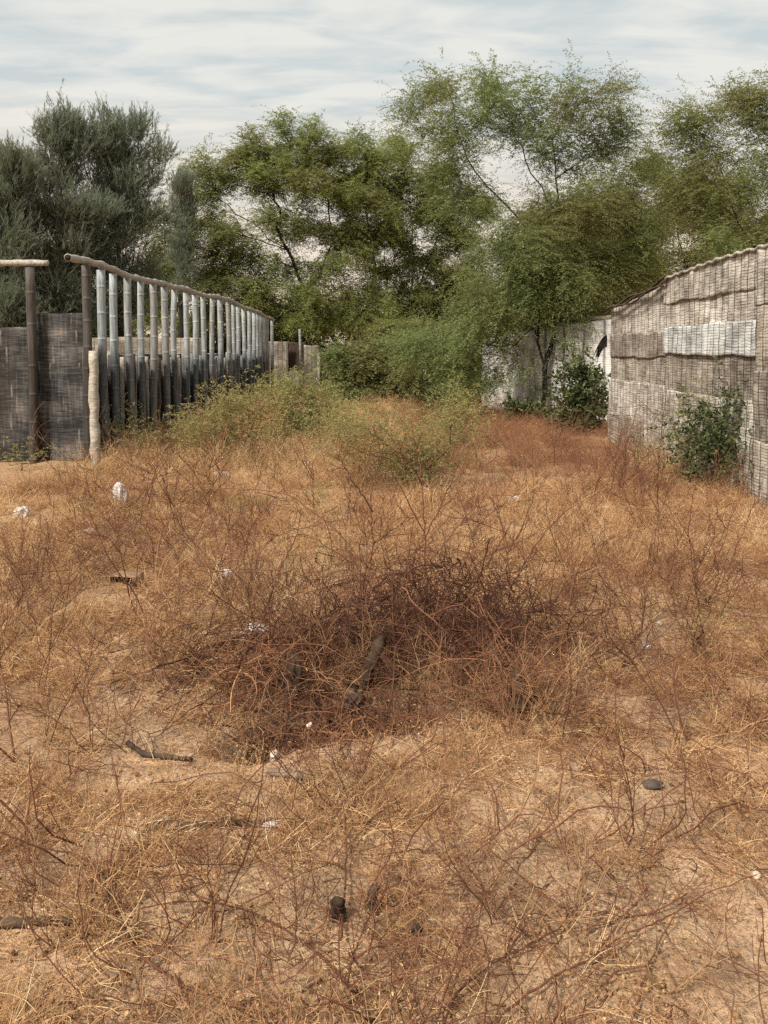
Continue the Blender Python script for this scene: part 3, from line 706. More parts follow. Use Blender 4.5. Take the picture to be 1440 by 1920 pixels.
# forked mesquite, right of centre, the nearest of the trees
Y3 = 18.5; b3 = at(1022, 797, Y3); b3[2] = -0.05
T('mesquite_tree', b3, [
    [b3, at(1022, 740, Y3), at(1021, 688, Y3), at(1036, 640, Y3), at(1044, 560, Y3), at(1049, 470, Y3), at(1048, 400, Y3), at(1042, 335, Y3)],
    tb((1021, 688, Y3), (1008, 640, Y3), (1000, 600, Y3 - 0.1), (960, 584, Y3 - 0.4), (905, 598, Y3 - 0.8), (862, 640, Y3 - 1.0)),
    tb((1008, 640, Y3), (1012, 580, Y3), (1000, 520, Y3 + 0.5), (960, 450, Y3 + 0.7)),
    tb((1044, 560, Y3), (1000, 440, Y3 - 0.2), (940, 375, Y3 - 0.4), (890, 320, Y3 - 0.5), (855, 240, Y3 - 0.6)),
    tb((1048, 400, Y3), (985, 300, Y3), (960, 230, Y3 + 0.3), (920, 170, Y3 + 0.4)),
    tb((1042, 335, Y3), (1035, 262, Y3 - 0.4), (1065, 210, Y3 - 0.5), (1130, 175, Y3 - 0.6), (1165, 158, Y3 - 0.7)),
    tb((1044, 345, Y3), (1100, 290, Y3 + 0.4), (1170, 250, Y3 + 0.5)),
    tb((1049, 470, Y3), (1110, 400, Y3 + 0.3), (1180, 360, Y3 + 0.4)),
    tb((1044, 560, Y3), (1120, 490, Y3 - 0.3), (1200, 450, Y3 - 0.4))],
  [(795, 200, 55, 38, .5), (850, 160, 55, 35, .6), (930, 150, 70, 30, .6), (1010, 185, 70, 40, .6), (900, 215, 75, 40, .8), (985, 240, 70, 35, .7), (1080, 215, 60, 35, .6), (1150, 200, 40, 28, .35),
   (1165, 255, 45, 35, .6), (1110, 290, 60, 35, .6), (860, 275, 60, 35, .6), (820, 310, 50, 30, .5), (1010, 300, 55, 30, .4), (880, 350, 50, 35, .5),
   (1080, 400, 110, 50, .9), (1110, 350, 80, 35, .6), (1000, 400, 60, 40, .6), (1020, 500, 90, 50, .8), (930, 560, 80, 45, .8), (1200, 320, 50, 35, .5), (1180, 400, 75, 55, .9), (980, 440, 80, 45, .8), (1060, 480, 130, 55, 1.1), (1180, 490, 90, 55, 1.1), (940, 510, 80, 50, .9), (1040, 550, 110, 45, .8),
   (1140, 555, 80, 30, .7), (900, 580, 70, 40, .8), (850, 630, 60, 45, .9), (800, 650, 55, 45, .9), (960, 640, 50, 20, .25), (860, 700, 45, 40, .6), (1090, 615, 60, 24, .35), (950, 665, 45, 30, .12), (1085, 645, 40, 24, .10)],
  Y3, 'forked mesquite tree with a slender dark trunk, tallest and nearest, right of centre', 'tree', 'leaf_top', 31, r_base=0.062, r_tip=0.0055, dens=1.4, target=400000, leaf=(0.062, 0.0085), n_leaf=26, L=(0.35, 0.85))

# broad mesquite behind the bamboo fence
Y2 = 33.0; b2 = at(640, 745, Y2); b2[2] = -0.05
T('mesquite_tree', b2, [
    [b2, at(640, 690, Y2), at(650, 640, Y2), at(690, 570, Y2 + .3), at(705, 500, Y2 + .5), at(690, 420, Y2 + .5)],
    tb((645, 650, Y2), (600, 600, Y2), (572, 545, Y2 - .4), (540, 470, Y2 - .8), (500, 390, Y2 - 1)),
    tb((572, 545, Y2 - .4), (600, 515, Y2 - .5), (625, 450, Y2 - .6), (612, 360, Y2 - .8)),
    tb((540, 470, Y2 - .8), (450, 440, Y2 - 1.2), (380, 420, Y2 - 1.4)),
    tb((600, 600, Y2), (540, 580, Y2 - .8), (460, 540, Y2 - 1.5))],
  [(320, 440, 62, 55), (300, 510, 45, 40), (385, 370, 70, 50, 1.0), (380, 300, 45, 32, .5), (440, 320, 70, 50, .9), (480, 262, 55, 30, .7), (560, 262, 70, 35, .9), (640, 285, 70, 40, .9), (520, 330, 90, 50, 1.1),
   (620, 350, 80, 45, 1.0), (700, 300, 60, 38, .9), (420, 450, 80, 40, .9), (400, 520, 90, 45, 1.1), (480, 550, 70, 40, 1.0), (500, 430, 60, 45, .8), (700, 400, 60, 45, .9), (640, 495, 60, 22, .6), (560, 610, 60, 30, .7), (700, 560, 60, 40, .9), (450, 595, 60, 30, .9), (660, 610, 60, 25, .7), (560, 420, 60, 34, .8), (600, 560, 70, 40, .8), (660, 450, 50, 30, .7), (560, 480, 70, 30, .7), (640, 420, 40, 24, .6), (590, 540, 60, 30, .7), (350, 590, 80, 30, 1), (290, 560, 50, 35, 1), (500, 490, 60, 35, .8)],
  Y2, 'broad spreading mesquite tree rising behind the bamboo post fence', 'tree', 'leaf_mesq', 32, r_base=0.2, r_tip=0.0085, dens=1.0, target=400000, leaf=(0.11, 0.014), n_leaf=22, L=(0.5, 1.1))
Y2b = 35.0; b2b = at(770, 735, Y2b); b2b[2] = -0.05
T('mesquite_tree', b2b, [
    [b2b, at(772, 660, Y2b), at(765, 590, Y2b), at(775, 500, Y2b), at(770, 400, Y2b)],
    tb((765, 590, Y2b), (800, 500, Y2b - .5), (830, 420, Y2b - .6)), tb((772, 640, Y2b), (730, 560, Y2b), (720, 480, Y2b))],
  [(740, 290, 55, 35, .8), (900, 400, 40, 40, .6), (690, 440, 60, 45, 1), (690, 350, 60, 45, 1), (880, 380, 40, 30, .7), (870, 520, 60, 40, .9), (790, 330, 60, 40, 1), (760, 380, 75, 45, 1), (830, 390, 55, 50, 1), (860, 450, 55, 45, .9), (780, 470, 70, 45, .9), (730, 520, 50, 50, .8), (820, 540, 60, 50, 1), (760, 600, 70, 40, 1), (850, 600, 50, 40, .9)],
  Y2b, 'mid green mesquite tree between the broad one and the tall forked one', 'tree', 'leaf_mesq', 33, r_base=0.15, r_tip=0.005, dens=1.0, target=240000, leaf=(0.12, 0.015), n_leaf=22, L=(0.5, 1.1))

# right-hand trees beyond the reed wall
Y4 = 17.0; b4 = at(1450, 790, Y4); b4[2] = -0.05
T('mesquite_tree', b4, [
    [b4, at(1445, 600, Y4), at(1425, 480, Y4), at(1385, 420, Y4), at(1362, 350, Y4), at(1345, 300, Y4)],
    tb((1385, 420, Y4), (1345, 395, Y4), (1290, 350, Y4)), tb((1425, 480, Y4), (1480, 380, Y4), (1450, 280, Y4), (1430, 220, Y4)), tb((1440, 520, Y4), (1390, 470, Y4 - .3), (1330, 450, Y4 - .6))],
  [(1275, 245, 40, 32, .5), (1330, 215, 50, 30, .55), (1385, 195, 45, 38, .6), (1430, 195, 40, 35, .6), (1300, 300, 60, 32, .6), (1385, 270, 60, 40, .7), (1450, 270, 50, 50, .7), (1290, 355, 50, 25, .4), (1420, 345, 60, 40, .6), (1500, 250, 60, 60, .7), (1540, 380, 70, 70, .8), (1400, 430, 60, 35, .5)],
  Y4, 'mesquite tree with open airy crown above the reed mat wall at the right edge', 'tree', 'leaf_top', 34, r_base=0.10, r_tip=0.004, dens=1.4, target=115000, leaf=(0.062, 0.0085), n_leaf=24, L=(0.35, 0.8))
Y5 = 27; b5 = at(1300, 740, Y5); b5[2] = -0.05
T('thorn_tree', b5, [[b5, at(1300, 620, Y5), at(1290, 520, Y5), at(1270, 430, Y5)], tb((1300, 600, Y5), (1380, 500, Y5), (1420, 450, Y5)), tb((1290, 560, Y5), (1200, 500, Y5))],
  [(1250, 330, 70, 35, .8), (1350, 380, 80, 40, .9), (1200, 420, 70, 45, 1), (1290, 400, 80, 45, 1.1), (1360, 430, 80, 45, 1.1), (1440, 430, 70, 50, 1.1), (1240, 490, 90, 50, 1.2), (1350, 500, 90, 45, 1.2), (1440, 500, 80, 45, 1), (1180, 550, 70, 45, 1.1), (1280, 560, 80, 40, 1)],
  Y5, 'brownish olive thorn tree filling the gap behind the reed mat wall', 'tree', 'leaf_olive', 35, r_base=0.15, r_tip=0.005, dens=0.9, target=240000, leaf=(0.095, 0.014), n_leaf=20, L=(0.45, 1.0))
Y6 = 25; b6 = at(1100, 745, Y6); b6[2] = -0.05
T('thorn_tree', b6, [[b6, at(1095, 640, Y6), at(1090, 540, Y6), at(1090, 440, Y6)], tb((1095, 620, Y6), (1150, 540, Y6)), tb((1095, 620, Y6), (1030, 540, Y6))],
  [(1090, 400, 80, 45, 1), (1020, 450, 70, 50, 1), (1150, 460, 80, 50, 1.1), (1080, 530, 90, 50, 1.2), (980, 530, 60, 50, 1), (1180, 540, 70, 40, 1), (960, 600, 60, 40, .9), (1060, 600, 70, 35, .7), (1150, 600, 60, 30, .7)],
  Y6, 'dark olive thorn tree directly behind the forked mesquite', 'tree', 'leaf_olive', 36, r_base=0.13, r_tip=0.005, dens=0.8, target=170000, leaf=(0.095, 0.014), n_leaf=20, L=(0.45, 1.0))

# casuarinas on the left, grey green and feathery
def cas(px, top, w, low, Yc, seed, label, extra=()):
    ex0 = extra
    b = at(px, 760, Yc); b[2] = -0.05
    bl = []
    h = low - top
    for k, (fy, fw) in enumerate(((0.04, .07), (0.11, .12), (0.20, .22), (0.32, .42), (0.48, .7), (0.62, .85), (0.78, .95), (0.93, .9))):
        bl.append((px + (-1) ** k * w * 0.08, top + h * fy, max(8, w * fw), h * 0.11, 1.1))
    bl += list(extra)
    return T('casuarina_tree', b, [[b, at(px, 640, Yc), at(px, 520, Yc), at(px, top + h * 0.25, Yc), at(px, top + 12, Yc)]], bl, Yc, label, 'tree', 'leaf_cas', seed,
      r_base=0.15, r_tip=0.007, dens=1.15, target=int(1.5e5 * (w / 75) ** 1.3 * (low - top) / 380), leaf=(0.15, 0.0075), L=(0.25, 0.5), kind='needle', droop=-0.1, n_leaf=18, up=0.9, path_w=0.12, wander=0.06)
cas(115, 228, 85, 620, 24, 41, 'tall grey green casuarina with the highest pointed tip, above the dark woven fence',
    [(145, 240, 12, 26, 1.5), (150, 275, 28, 40), (182, 268, 20, 34), (70, 320, 32, 45), (20, 330, 20, 40), (60, 420, 50, 60), (170, 420, 50, 70), (85, 270, 12, 24, 1.3), (60, 560, 60, 50, 1.2), (40, 480, 60, 60, 1.2), (20, 600, 60, 40, 1.2), (150, 580, 60, 50, 1)])
cas(222, 246, 62, 600, 25, 42, 'feathery twin topped casuarina between the tallest casuarina and the broad mesquite',
    [(190, 240, 12, 26, 1.5), (242, 250, 12, 26, 1.3), (272, 262, 13, 36, 1.6), (278, 330, 26, 50), (298, 300, 11, 34, 1.2), (300, 400, 22, 50, .9), (200, 290, 32, 50), (240, 300, 30, 50), (255, 370, 40, 60), (262, 560, 50, 60, 1), (215, 400, 55, 60, 1), (180, 330, 26, 45, .9), (160, 480, 60, 60, 1), (240, 480, 50, 50, .7)])
cas(28, 315, 62, 640, 22.5, 43, 'lower rounded casuarina at the left edge of the picture', [(5, 350, 14, 36, 1.2), (52, 335, 12, 30, 1.2), (-60, 420, 60, 80, .8)])
cas(342, 345, 34, 560, 31, 44, 'small distant casuarina showing in the notch left of the broad mesquite')

# leafy masses closing the far end of the lot, each its own plant
def shrub(name, px, base_y, Yc, blobs, label, leafmat, seed, stems=4, target=None, dens=2.2, per=5, leaf=(0.06, 0.015), L=(0.15, 0.35), kind='pinnate', r_tip=0.004, n_leaf=14, droop=0.3, group=None, r_base=0.03, step=0.15, bark='bark', up=0.0, spread=0.2, wander=0.08):
    b = at(px, base_y, Yc); b[2] = gz(b[0], b[1]) - 0.03
    rg = np.random.default_rng(seed); cx = np.mean([q[0] for q in blobs]); tr = []
    top = min(q[1] for q in blobs); bot = base_y
    first = [b, b + np.array([0.02, 0, 0.12])]; m = at(cx, (top * 0.4 + bot * 0.6), Yc); first.append(m); tr.append(first)
    for s in range(stems - 1):
        q = blobs[s % len(blobs)]; e = at(q[0], q[1], Yc + rg.normal(0, 0.1)); tr.append([first[1], first[1] * 0.5 + e * 0.5 + rg.normal(0, 0.05, 3), e])
    return T(name, b, tr, blobs, Yc, label, 'shrub' if 'tree' not in name else 'tree', leafmat, seed, r_base=r_base, r_tip=r_tip, dens=dens, per=per, leaf=leaf, L=L, kind=kind, n_leaf=n_leaf, droop=droop, group=group, step=step, bark=bark, up=up, spread=spread, wander=wander, target=target)
shrub('mesquite_shrub', 680, 765, 22, [(640, 665, 30, 30, .9), (690, 660, 50, 35), (740, 690, 60, 40), (700, 725, 60, 30), (640, 715, 30, 35, .8), (790, 720, 50, 35), (770, 655, 50, 30)],
      'bright green drooping mesquite shrub at the far end, right of the brown cane wall', 'leaf_top', 51, dens=1.3, leaf=(0.085, 0.012), n_leaf=20, L=(0.4, 0.9), step=0.3, r_base=0.06, target=75000)
shrub('mesquite_shrub', 850, 765, 23.5, [(830, 660, 50, 40), (870, 690, 35, 45), (820, 720, 50, 35), (880, 640, 30, 30), (780, 620, 50, 30), (730, 610, 45, 22, .8)],
      'mid green mesquite shrub reaching up to the left corner of the whitewashed wall', 'leaf_mesq', 52, dens=1.3, leaf=(0.085, 0.012), n_leaf=20, L=(0.4, 0.9), step=0.3, r_base=0.06, target=75000)
for k_, (px, Yc, lab) in enumerate(((560, 37, 'dark evergreen tree far behind the end of the bamboo fence'), (690, 39, 'dark evergreen tree in the deep shade behind the drooping mesquite shrub'), (820, 38, 'dark evergreen tree far behind, left of the whitewashed wall'), (1010, 36, 'dark evergreen tree far behind the whitewashed wall'), (430, 36, 'dark evergreen tree far behind the middle of the bamboo fence'), (1250, 36, 'dark evergreen tree far behind the reed mat wall'), (200, 34, 'dark evergreen tree far behind the casuarinas'), (50, 33, 'dark evergreen tree far behind the dark woven fence'))):
    b = at(px, 720, Yc); b[2] = -0.05
    T('evergreen_tree', b, [[b, at(px, 650, Yc), at(px, 600, Yc)]],
      [(px - 50, 600, 50, 40), (px + 40, 590, 55, 40), (px, 640, 80, 45, 1.1), (px - 30, 690, 70, 30, 1.0), (px + 50, 690, 60, 30, 1.0)], Yc, lab, 'tree', 'leaf_dark', 60 + k_, r_base=0.15, dens=0.5, target=26000, leaf=(0.16, 0.045), n_leaf=14, L=(0.4, 0.9), kind='broad', step=0.6)

# ------------------------------------------------------------------ shrubs in the field
shrub('broadleaf_shrub', 1095, 800, 15.6, [(1082, 695, 10, 14, 1), (1104, 714, 16, 16, 1), (1072, 738, 26, 24, 1), (1115, 745, 26, 33, 1), (1095, 765, 40, 28, 1), (1060, 775, 20, 18, .8)],
      'dark glossy broad leaved shrub between the forked trunk and the reed mat wall', 'leaf_dark', 71, dens=5, leaf=(0.10, 0.024), kind='broad', L=(0.15, 0.4), n_leaf=8, step=0.2, target=5200, spread=0.5)
shrub('broadleaf_shrub', 985, 800, 17.6, [(975, 762, 30, 22, 1.1), (1005, 772, 20, 18), (955, 780, 18, 14)],
      'small dark leafy shrub just left of the forked trunk', 'leaf_dark', 72, dens=5, leaf=(0.08, 0.028), kind='broad', L=(0.12, 0.25), n_leaf=9, step=0.2, target=3500)
shrub('broadleaf_shrub', 1375, 915, 9.2, [(1340, 775, 45, 28, .3), (1420, 780, 60, 40, .4), (1375, 815, 60, 34, .6), (1440, 830, 55, 42, .7), (1350, 865, 50, 30, .8), (1425, 875, 65, 36, .8), (1325, 830, 28, 24, .5), (1475, 880, 45, 34, .6)],
      'dark green leafy shrub growing against the near part of the reed mat wall', 'leaf_dark', 73, dens=7, leaf=(0.055, 0.013), kind='broad', L=(0.12, 0.34), n_leaf=9, step=0.15, target=9500, spread=0.7)
G1 = 'yellow green half dry bushes along the bamboo fence'
bush_specs = [
 (440, 880, 11.3, [(400, 785, 45, 32), (440, 755, 45, 30), (480, 780, 45, 35), (430, 825, 60, 32), (365, 800, 30, 34, .7), (500, 740, 36, 28, .7), (470, 850, 50, 20, .6)], 'spreading yellow green bush with a forked dark stem in front of the bamboo posts'),
 (560, 850, 13.8, [(530, 735, 45, 38), (570, 755, 50, 38), (605, 785, 45, 32), (540, 800, 50, 34), (600, 740, 30, 22, .8), (640, 800, 30, 20, .6)], 'largest yellow green bush beyond the end of the bamboo posts'),
 (255, 865, 11.9, [(225, 820, 25, 25, .7), (265, 830, 28, 24, .8), (240, 800, 20, 18, .5)], 'low green bush at the foot of the second and third bamboo posts'),
 (325, 855, 12.6, [(310, 815, 28, 26, .7), (345, 800, 24, 26, .7)], 'low olive bush at the foot of the fifth and sixth bamboo posts'),
 (640, 880, 12.2, [(620, 800, 30, 20, .7), (660, 830, 40, 24, .7), (600, 840, 35, 20, .6)], 'thin yellowish bush between the large bush and the central one'),
 (780, 925, 9.3, [(730, 815, 55, 32, 1.0), (790, 830, 60, 42, 1.2), (845, 835, 42, 36, 1.2), (685, 800, 45, 26, .7), (760, 880, 65, 28, 1.1), (860, 780, 22, 26, .8), (640, 825, 40, 26, .6), (700, 860, 35, 22, .5), (820, 890, 35, 18, .8)], 'central yellow green bush with bare dark twigs poking out of its top'),
 (870, 850, 13.0, [(850, 745, 24, 26, 1.2), (880, 775, 24, 22, 1), (840, 790, 28, 22, 1), (810, 770, 22, 18, .7)], 'slim yellowish bush rising in front of the far shrubs, with a pale leafy tip'),
 (700, 815, 17.5, [(680, 770, 40, 15, .8), (740, 780, 40, 15, .8), (640, 765, 30, 14, .7)], 'low pale bush at the foot of the drooping mesquite shrub'),
 (40, 878, 10.8, [(20, 862, 28, 12, .5), (60, 866, 25, 10, .5)], 'low olive tuft of leaves at the foot of the dark woven fence'),
 (1230, 905, 10.6, [(1240, 880, 30, 16, .5), (1200, 870, 22, 14, .4)], 'sparse low bush at the foot of the reed mat wall seams'),
 (1290, 880, 9.8, [(1290, 760, 45, 26, .35), (1330, 740, 45, 24, .35), (1260, 800, 35, 26, .35)], 'sparse green twiggy bush leaning over the middle of the reed mat wall'),
 (590, 1110, 6.0, [(560, 1080, 45, 22, .35), (620, 1060, 40, 25, .3)], 'faint green scrub behind the left end of the bramble heap'),
 (1310, 1270, 4.3, [(1300, 1200, 30, 26, .25), (1250, 1240, 26, 16, .25)], 'small weed with a few green leaves right of the bramble heap'),
 (110, 905, 9.9, [(110, 893, 22, 8, .4)], 'tiny green weed below the middle of the dark woven fence'),
]
for k_, (px, by, Yc, bl, lab) in enumerate(bush_specs):
    sc_ = Yc / 12
    shrub('leafy_bush', px, by, Yc, bl, lab, 'leaf_bush' if k_ not in (4, 7) else 'leaf_bush', 80 + k_, stems=6, dens=5 / max(.25, sc_), target=int(2.6 * sum(q[2] * q[3] * (q[4] if len(q) > 4 else 1) for q in bl)), leaf=(0.038 * max(sc_, .5), 0.007 * max(sc_, .5)), L=(0.12, 0.34), n_leaf=12, step=0.12, r_tip=0.0026, r_base=0.014, group=G1 if k_ in (0, 1, 2, 3) else None, up=1.0, spread=0.5, bark='twigbark' if 'twigbark' in M else 'bark')

# ------------------------------------------------------------------ leafless shrubs traced from the photograph, and free ones
def twig_plant(mb, rg, base, height, stems=5, spread=0.6, r0=0.004, depth=3, kids=4, bend=0.25, rn=(0.2, 0.9), k=4, up=0.25):
    """branching dry stems"""
    def br(p, d, L, r, lev, rr):
        n = 6; P = [p]; dd = d.copy()
        for q in range(n):
            dd = dd + rg.normal(0, bend, 3) * 0.35 + np.array([0, 0, up * 0.12]); dd /= np.linalg.norm(dd); P.append(P[-1] + dd * L / n)
        P = np.array(P); P[:, 2] = np.maximum(P[:, 2], base[2] - 0.02)
        mb.tube(P, r * np.linspace(1, 0.5, n + 1), k if lev == 0 else 3, rr, closed=False)
        if lev < depth:
            for c in range(kids if lev else kids + 1):
                t = rg.uniform(0.25, 0.98); q = min(n - 1, int(t * n)); s = P[q] + (P[q + 1] - P[q]) * (t * n - q)
                side = rg.normal(0, 1, 3); side[2] = side[2] * 0.6 + 0.2; side /= np.linalg.norm(side)
                dn = dd * 0.65 + side * 0.8; dn /= np.linalg.norm(dn)
                br(s, dn, L * rg.uniform(0.35, 0.65), r * 0.6, lev + 1, np.clip(rr + rg.normal(0, 0.12), 0, 1))
    for s in range(stems):
        a = rg.uniform(0, 2 * math.pi); d = np.array([math.cos(a) * spread, math.sin(a) * spread, 1.0]) * 1.0; d += rg.normal(0, 0.12, 3); d /= np.linalg.norm(d)
        br(base + rg.normal(0, 0.01, 3) * np.array([1, 1, 0]), d, height * rg.uniform(0.55, 1.1), r0 * rg.uniform(0.8, 1.2), 0, rg.uniform(*rn))

def smooth_poly(pts, n=None):
    pts = np.array(pts, float); L = np.concatenate([[0], np.cumsum(np.linalg.norm(np.diff(pts, axis=0), axis=1))])
    n = n or max(8, len(pts) * 5); s = np.linspace(0, L[-1], n)
    out = np.stack([np.interp(s, L, pts[:, k]) for k in range(3)], -1)
    for _ in range(3): out[1:-1] = (out[:-2] + 2 * out[1:-1] + out[2:]) / 4
    return out
def traced(name, lines, Y0, label, cat, mat, seed, r=0.004, twigs=6, tl=0.18, group=None):
    """lines: polylines of (px, py, depth offset); thin side twigs added"""
    rg = np.random.default_rng(seed); mb = MB(); base = None
    for ln in lines:
        P = [at(q[0], q[1], min(Y0 + (q[2] if len(q) > 2 else 0), gpt(q[0], q[1])[1] * 0.985)) for q in ln]
        if base is None: base = P[0].copy()
        P = smooth_poly(P); n = len(P); P[1:-1] += rg.normal(0, 0.0012 if Y0 < 3 else 0.003, (n - 2, 3))
        rl = r * (1 if ln is lines[0] else 0.8)
        mb.tube(P, rl * np.linspace(1, 0.4, n), 5, rg.uniform(0.2, 0.7), closed=False)
        for q in range(twigs):
            i = rg.integers(n // 4, n - 1); d = P[min(n - 1, i + 1)] - P[i - 1]; d /= np.linalg.norm(d) + 1e-6
            side = rg.normal(0, 1, 3); side[1] *= 0.5; d = d * 0.7 + side / np.linalg.norm(side) * 0.8; d /= np.linalg.norm(d)
            L = tl * rg.uniform(0.4, 1.4); m = 6; Q = [P[i]]
            for _ in range(m): d = d + rg.normal(0, 0.16, 3); d /= np.linalg.norm(d); Q.append(Q[-1] + d * L / m)
            mb.tube(np.array(Q), rl * 0.42 * np.linspace(1, 0.45, m + 1), 3, rg.uniform(0.2, 0.8), closed=False)
            for _2 in range(2):
                j = rg.integers(1, m); e = d + rg.normal(0, 0.7, 3); e /= np.linalg.norm(e)
                S = np.array([Q[j], Q[j] + e * L * 0.3 + rg.normal(0, .006, 3), Q[j] + e * L * 0.55]); mb.tube(S, rl * 0.3, 3, rg.uniform(0.3, 0.9), closed=False)
    o = mb.build(name, M[mat], None, base); return tag(o, label, cat, group)

# tall bare thorn shoots above the heap (about 3.6 to 4.6 m away)
traced('bare_shrub', [[(800, 1130), (797, 1000), (790, 900), (783, 850, .1), (770, 790, .15)], [(797, 1000), (760, 930), (715, 850), (700, 800)], [(797, 1010), (830, 940), (865, 860), (880, 800, .1)], [(790, 905), (770, 870), (745, 845)], [(800, 1060), (860, 985), (920, 920), (925, 870), (932, 845)], [(860, 985), (900, 960), (935, 950)]], 4.2,
       'leafless thorny shoot forking upward from the middle of the bramble heap', 'shrub', 'bramble', 101, r=0.0052, twigs=9, tl=0.16)
traced('bare_shrub', [[(720, 1130), (665, 1060), (640, 1000), (590, 960), (540, 925), (470, 917), (380, 915), (320, 890), (280, 860)], [(640, 1000), (600, 985), (560, 990), (500, 1010)], [(665, 1060), (640, 1040), (575, 1000), (530, 1010)], [(690, 1090), (700, 1020), (695, 950), (700, 900), (680, 860)], [(700, 1020), (740, 990), (775, 970)], [(700, 960), (660, 900), (640, 865), (630, 850)]], 4.3,
       'leafless shrub with one long branch arching far left above the grass', 'shrub', 'bramble', 102, r=0.0055, twigs=9, tl=0.2)
traced('bare_shrub', [[(960, 1110), (950, 1040), (935, 960), (930, 900), (918, 860)], [(950, 1040), (985, 980), (1000, 930), (1030, 890)], [(960, 1100), (1010, 1010), (1060, 960), (1100, 920), (1140, 880)]], 4.6,
       'thin leafless shoots rising from the right end of the bramble heap', 'shrub', 'bramble', 103, r=0.0042, twigs=9, tl=0.2)
traced('bare_shrub', [[(428, 1170), (425, 1110), (415, 1050), (395, 960), (370, 900)], [(425, 1110), (450, 1040), (480, 970), (520, 930)], [(428, 1140), (395, 1070), (350, 1000), (320, 960)], [(428, 1150), (470, 1090), (490, 1030), (520, 1000)], [(415, 1050), (430, 980), (425, 920)]], 5.2,
       'leafless reddish shrub standing left of the bramble heap behind the white litter', 'shrub', 'twig', 104, r=0.0055, twigs=14, tl=0.28)
traced('bare_shrub', [[(880, 1080), (890, 1000), (885, 930), (905, 860), (900, 800)], [(890, 1000), (930, 950), (960, 900), (975, 850)]], 5.4, 'thin leafless shoot behind the right half of the bramble heap', 'shrub', 'twig', 105, r=0.004, twigs=12, tl=0.25)
traced('bare_shrub', [[(1265, 1150), (1250, 1060), (1235, 960), (1232, 880), (1240, 800), (1250, 730)], [(1250, 1060), (1290, 980), (1330, 920), (1350, 860)], [(1258, 1100), (1210, 1020), (1180, 950), (1160, 900)], [(1235, 960), (1200, 900), (1190, 850)]], 6.3, 'tall leafless sapling in front of the middle seam of the reed mat wall', 'shrub', 'twig', 106, r=0.0062, twigs=12, tl=0.3)
traced('bare_shrub', [[(1330, 1290), (1315, 1180), (1300, 1080), (1290, 990), (1300, 920)], [(1315, 1180), (1360, 1080), (1390, 1000), (1420, 930)], [(1320, 1230), (1280, 1150), (1250, 1080)], [(1300, 1080), (1340, 1010), (1345, 950)]], 4.2, 'leafless reddish shrub near the right edge, below the leafy dark shrub', 'shrub', 'twig', 107, r=0.004, twigs=14, tl=0.2)
traced('bare_shrub', [[(890, 1020), (870, 960), (850, 900)], [(890, 1015), (915, 960), (930, 910), (960, 880)], [(890, 1018), (890, 950), (880, 905)]], 7.2, 'small leafless shrub in the field beyond the bramble heap', 'shrub', 'twig', 108, r=0.004, twigs=10, tl=0.2)
traced('bare_shrub', [[(415, 905), (400, 860), (380, 800), (365, 740)], [(410, 890), (440, 840), (480, 800), (520, 770)], [(412, 895), (415, 840), (430, 780)]], 10.2, 'dark forked bare stems at the foot of the spreading yellow green bush', 'shrub', 'bramble', 109, r=0.010, twigs=8, tl=0.3)
# the near arching stems at the bottom of the picture
traced('arching_stem', [[(712, 1960), (690, 1905, .02), (655, 1850, .06), (600, 1790, .1), (540, 1745, .14), (470, 1708, .18), (400, 1692, .2), (330, 1690, .2), (260, 1705, .2)], [(650, 1845, .06), (662, 1790, .04), (690, 1720, .06), (730, 1660, .08)], [(662, 1800, .05), (700, 1775, .03), (760, 1762, 0)]], 1.92,
       'long brown stem arching leftward from the bottom edge, left of centre', 'stem', 'stem_red', 111, r=0.0042, twigs=5, tl=0.12)
traced('arching_stem', [[(815, 1960), (855, 1860, .03), (905, 1820, .06), (950, 1790, .1), (985, 1775, .12), (1015, 1772, .14)], [(950, 1790, .1), (985, 1735, .12), (1015, 1670, .2), (1035, 1640, .24)], [(985, 1775, .12), (1050, 1740, .2), (1075, 1700, .25)]], 1.95,
       'curved brown stem sweeping up and right from the bottom edge, right of centre', 'stem', 'stem_red', 112, r=0.0037, twigs=4, tl=0.12)
traced('arching_stem', [[(900, 1960), (935, 1905, .02), (1010, 1850, .06), (1060, 1818, .1), (1110, 1800, .12), (1165, 1752, .16), (1195, 1745, .2), (1260, 1715, .24), (1330, 1672, .3), (1420, 1640, .3)], [(1110, 1800, .12), (1150, 1745, .18), (1180, 1700, .22), (1225, 1675, .26)]], 1.95,
       'long pale brown stem running diagonally up to the right edge', 'stem', 'stem_red', 113, r=0.0034, twigs=5, tl=0.12)
traced('arching_stem', [[(1170, 1960), (1195, 1880, .03), (1215, 1810, .06), (1250, 1740, .1), (1275, 1700, .14), (1330, 1640, .2)], [(1215, 1810, .06), (1150, 1820, .1), (1120, 1870, .1)]], 1.98,
       'upright brown stem near the bottom right corner', 'stem', 'stem_red', 114, r=0.0033, twigs=6, tl=0.12)
traced('arching_stem', [[(345, 1850), (260, 1790, .05), (215, 1725, .1), (190, 1650, .15), (150, 1600, .2), (65, 1590, .22), (0, 1520, .25)], [(215, 1725, .1), (205, 1610, .15), (230, 1520, .2), (210, 1420, .3)], [(345, 1850), (400, 1870, 0), (520, 1910, 0), (600, 1960, 0)]], 2.2,
       'reddish stem with upright twigs crossing the bottom left', 'stem', 'stem_red', 115, r=0.0045, twigs=8, tl=0.15)
traced('arching_stem', [[(640, 1760), (648, 1640, .1), (650, 1570, .2), (640, 1480, .3), (615, 1440, .35)], [(648, 1600, .15), (690, 1540, .25), (740, 1500, .3)]], 2.4,
       'upright reddish twig beside the two small stumps', 'stem', 'stem_red', 116, r=0.0037, twigs=7, tl=0.12)
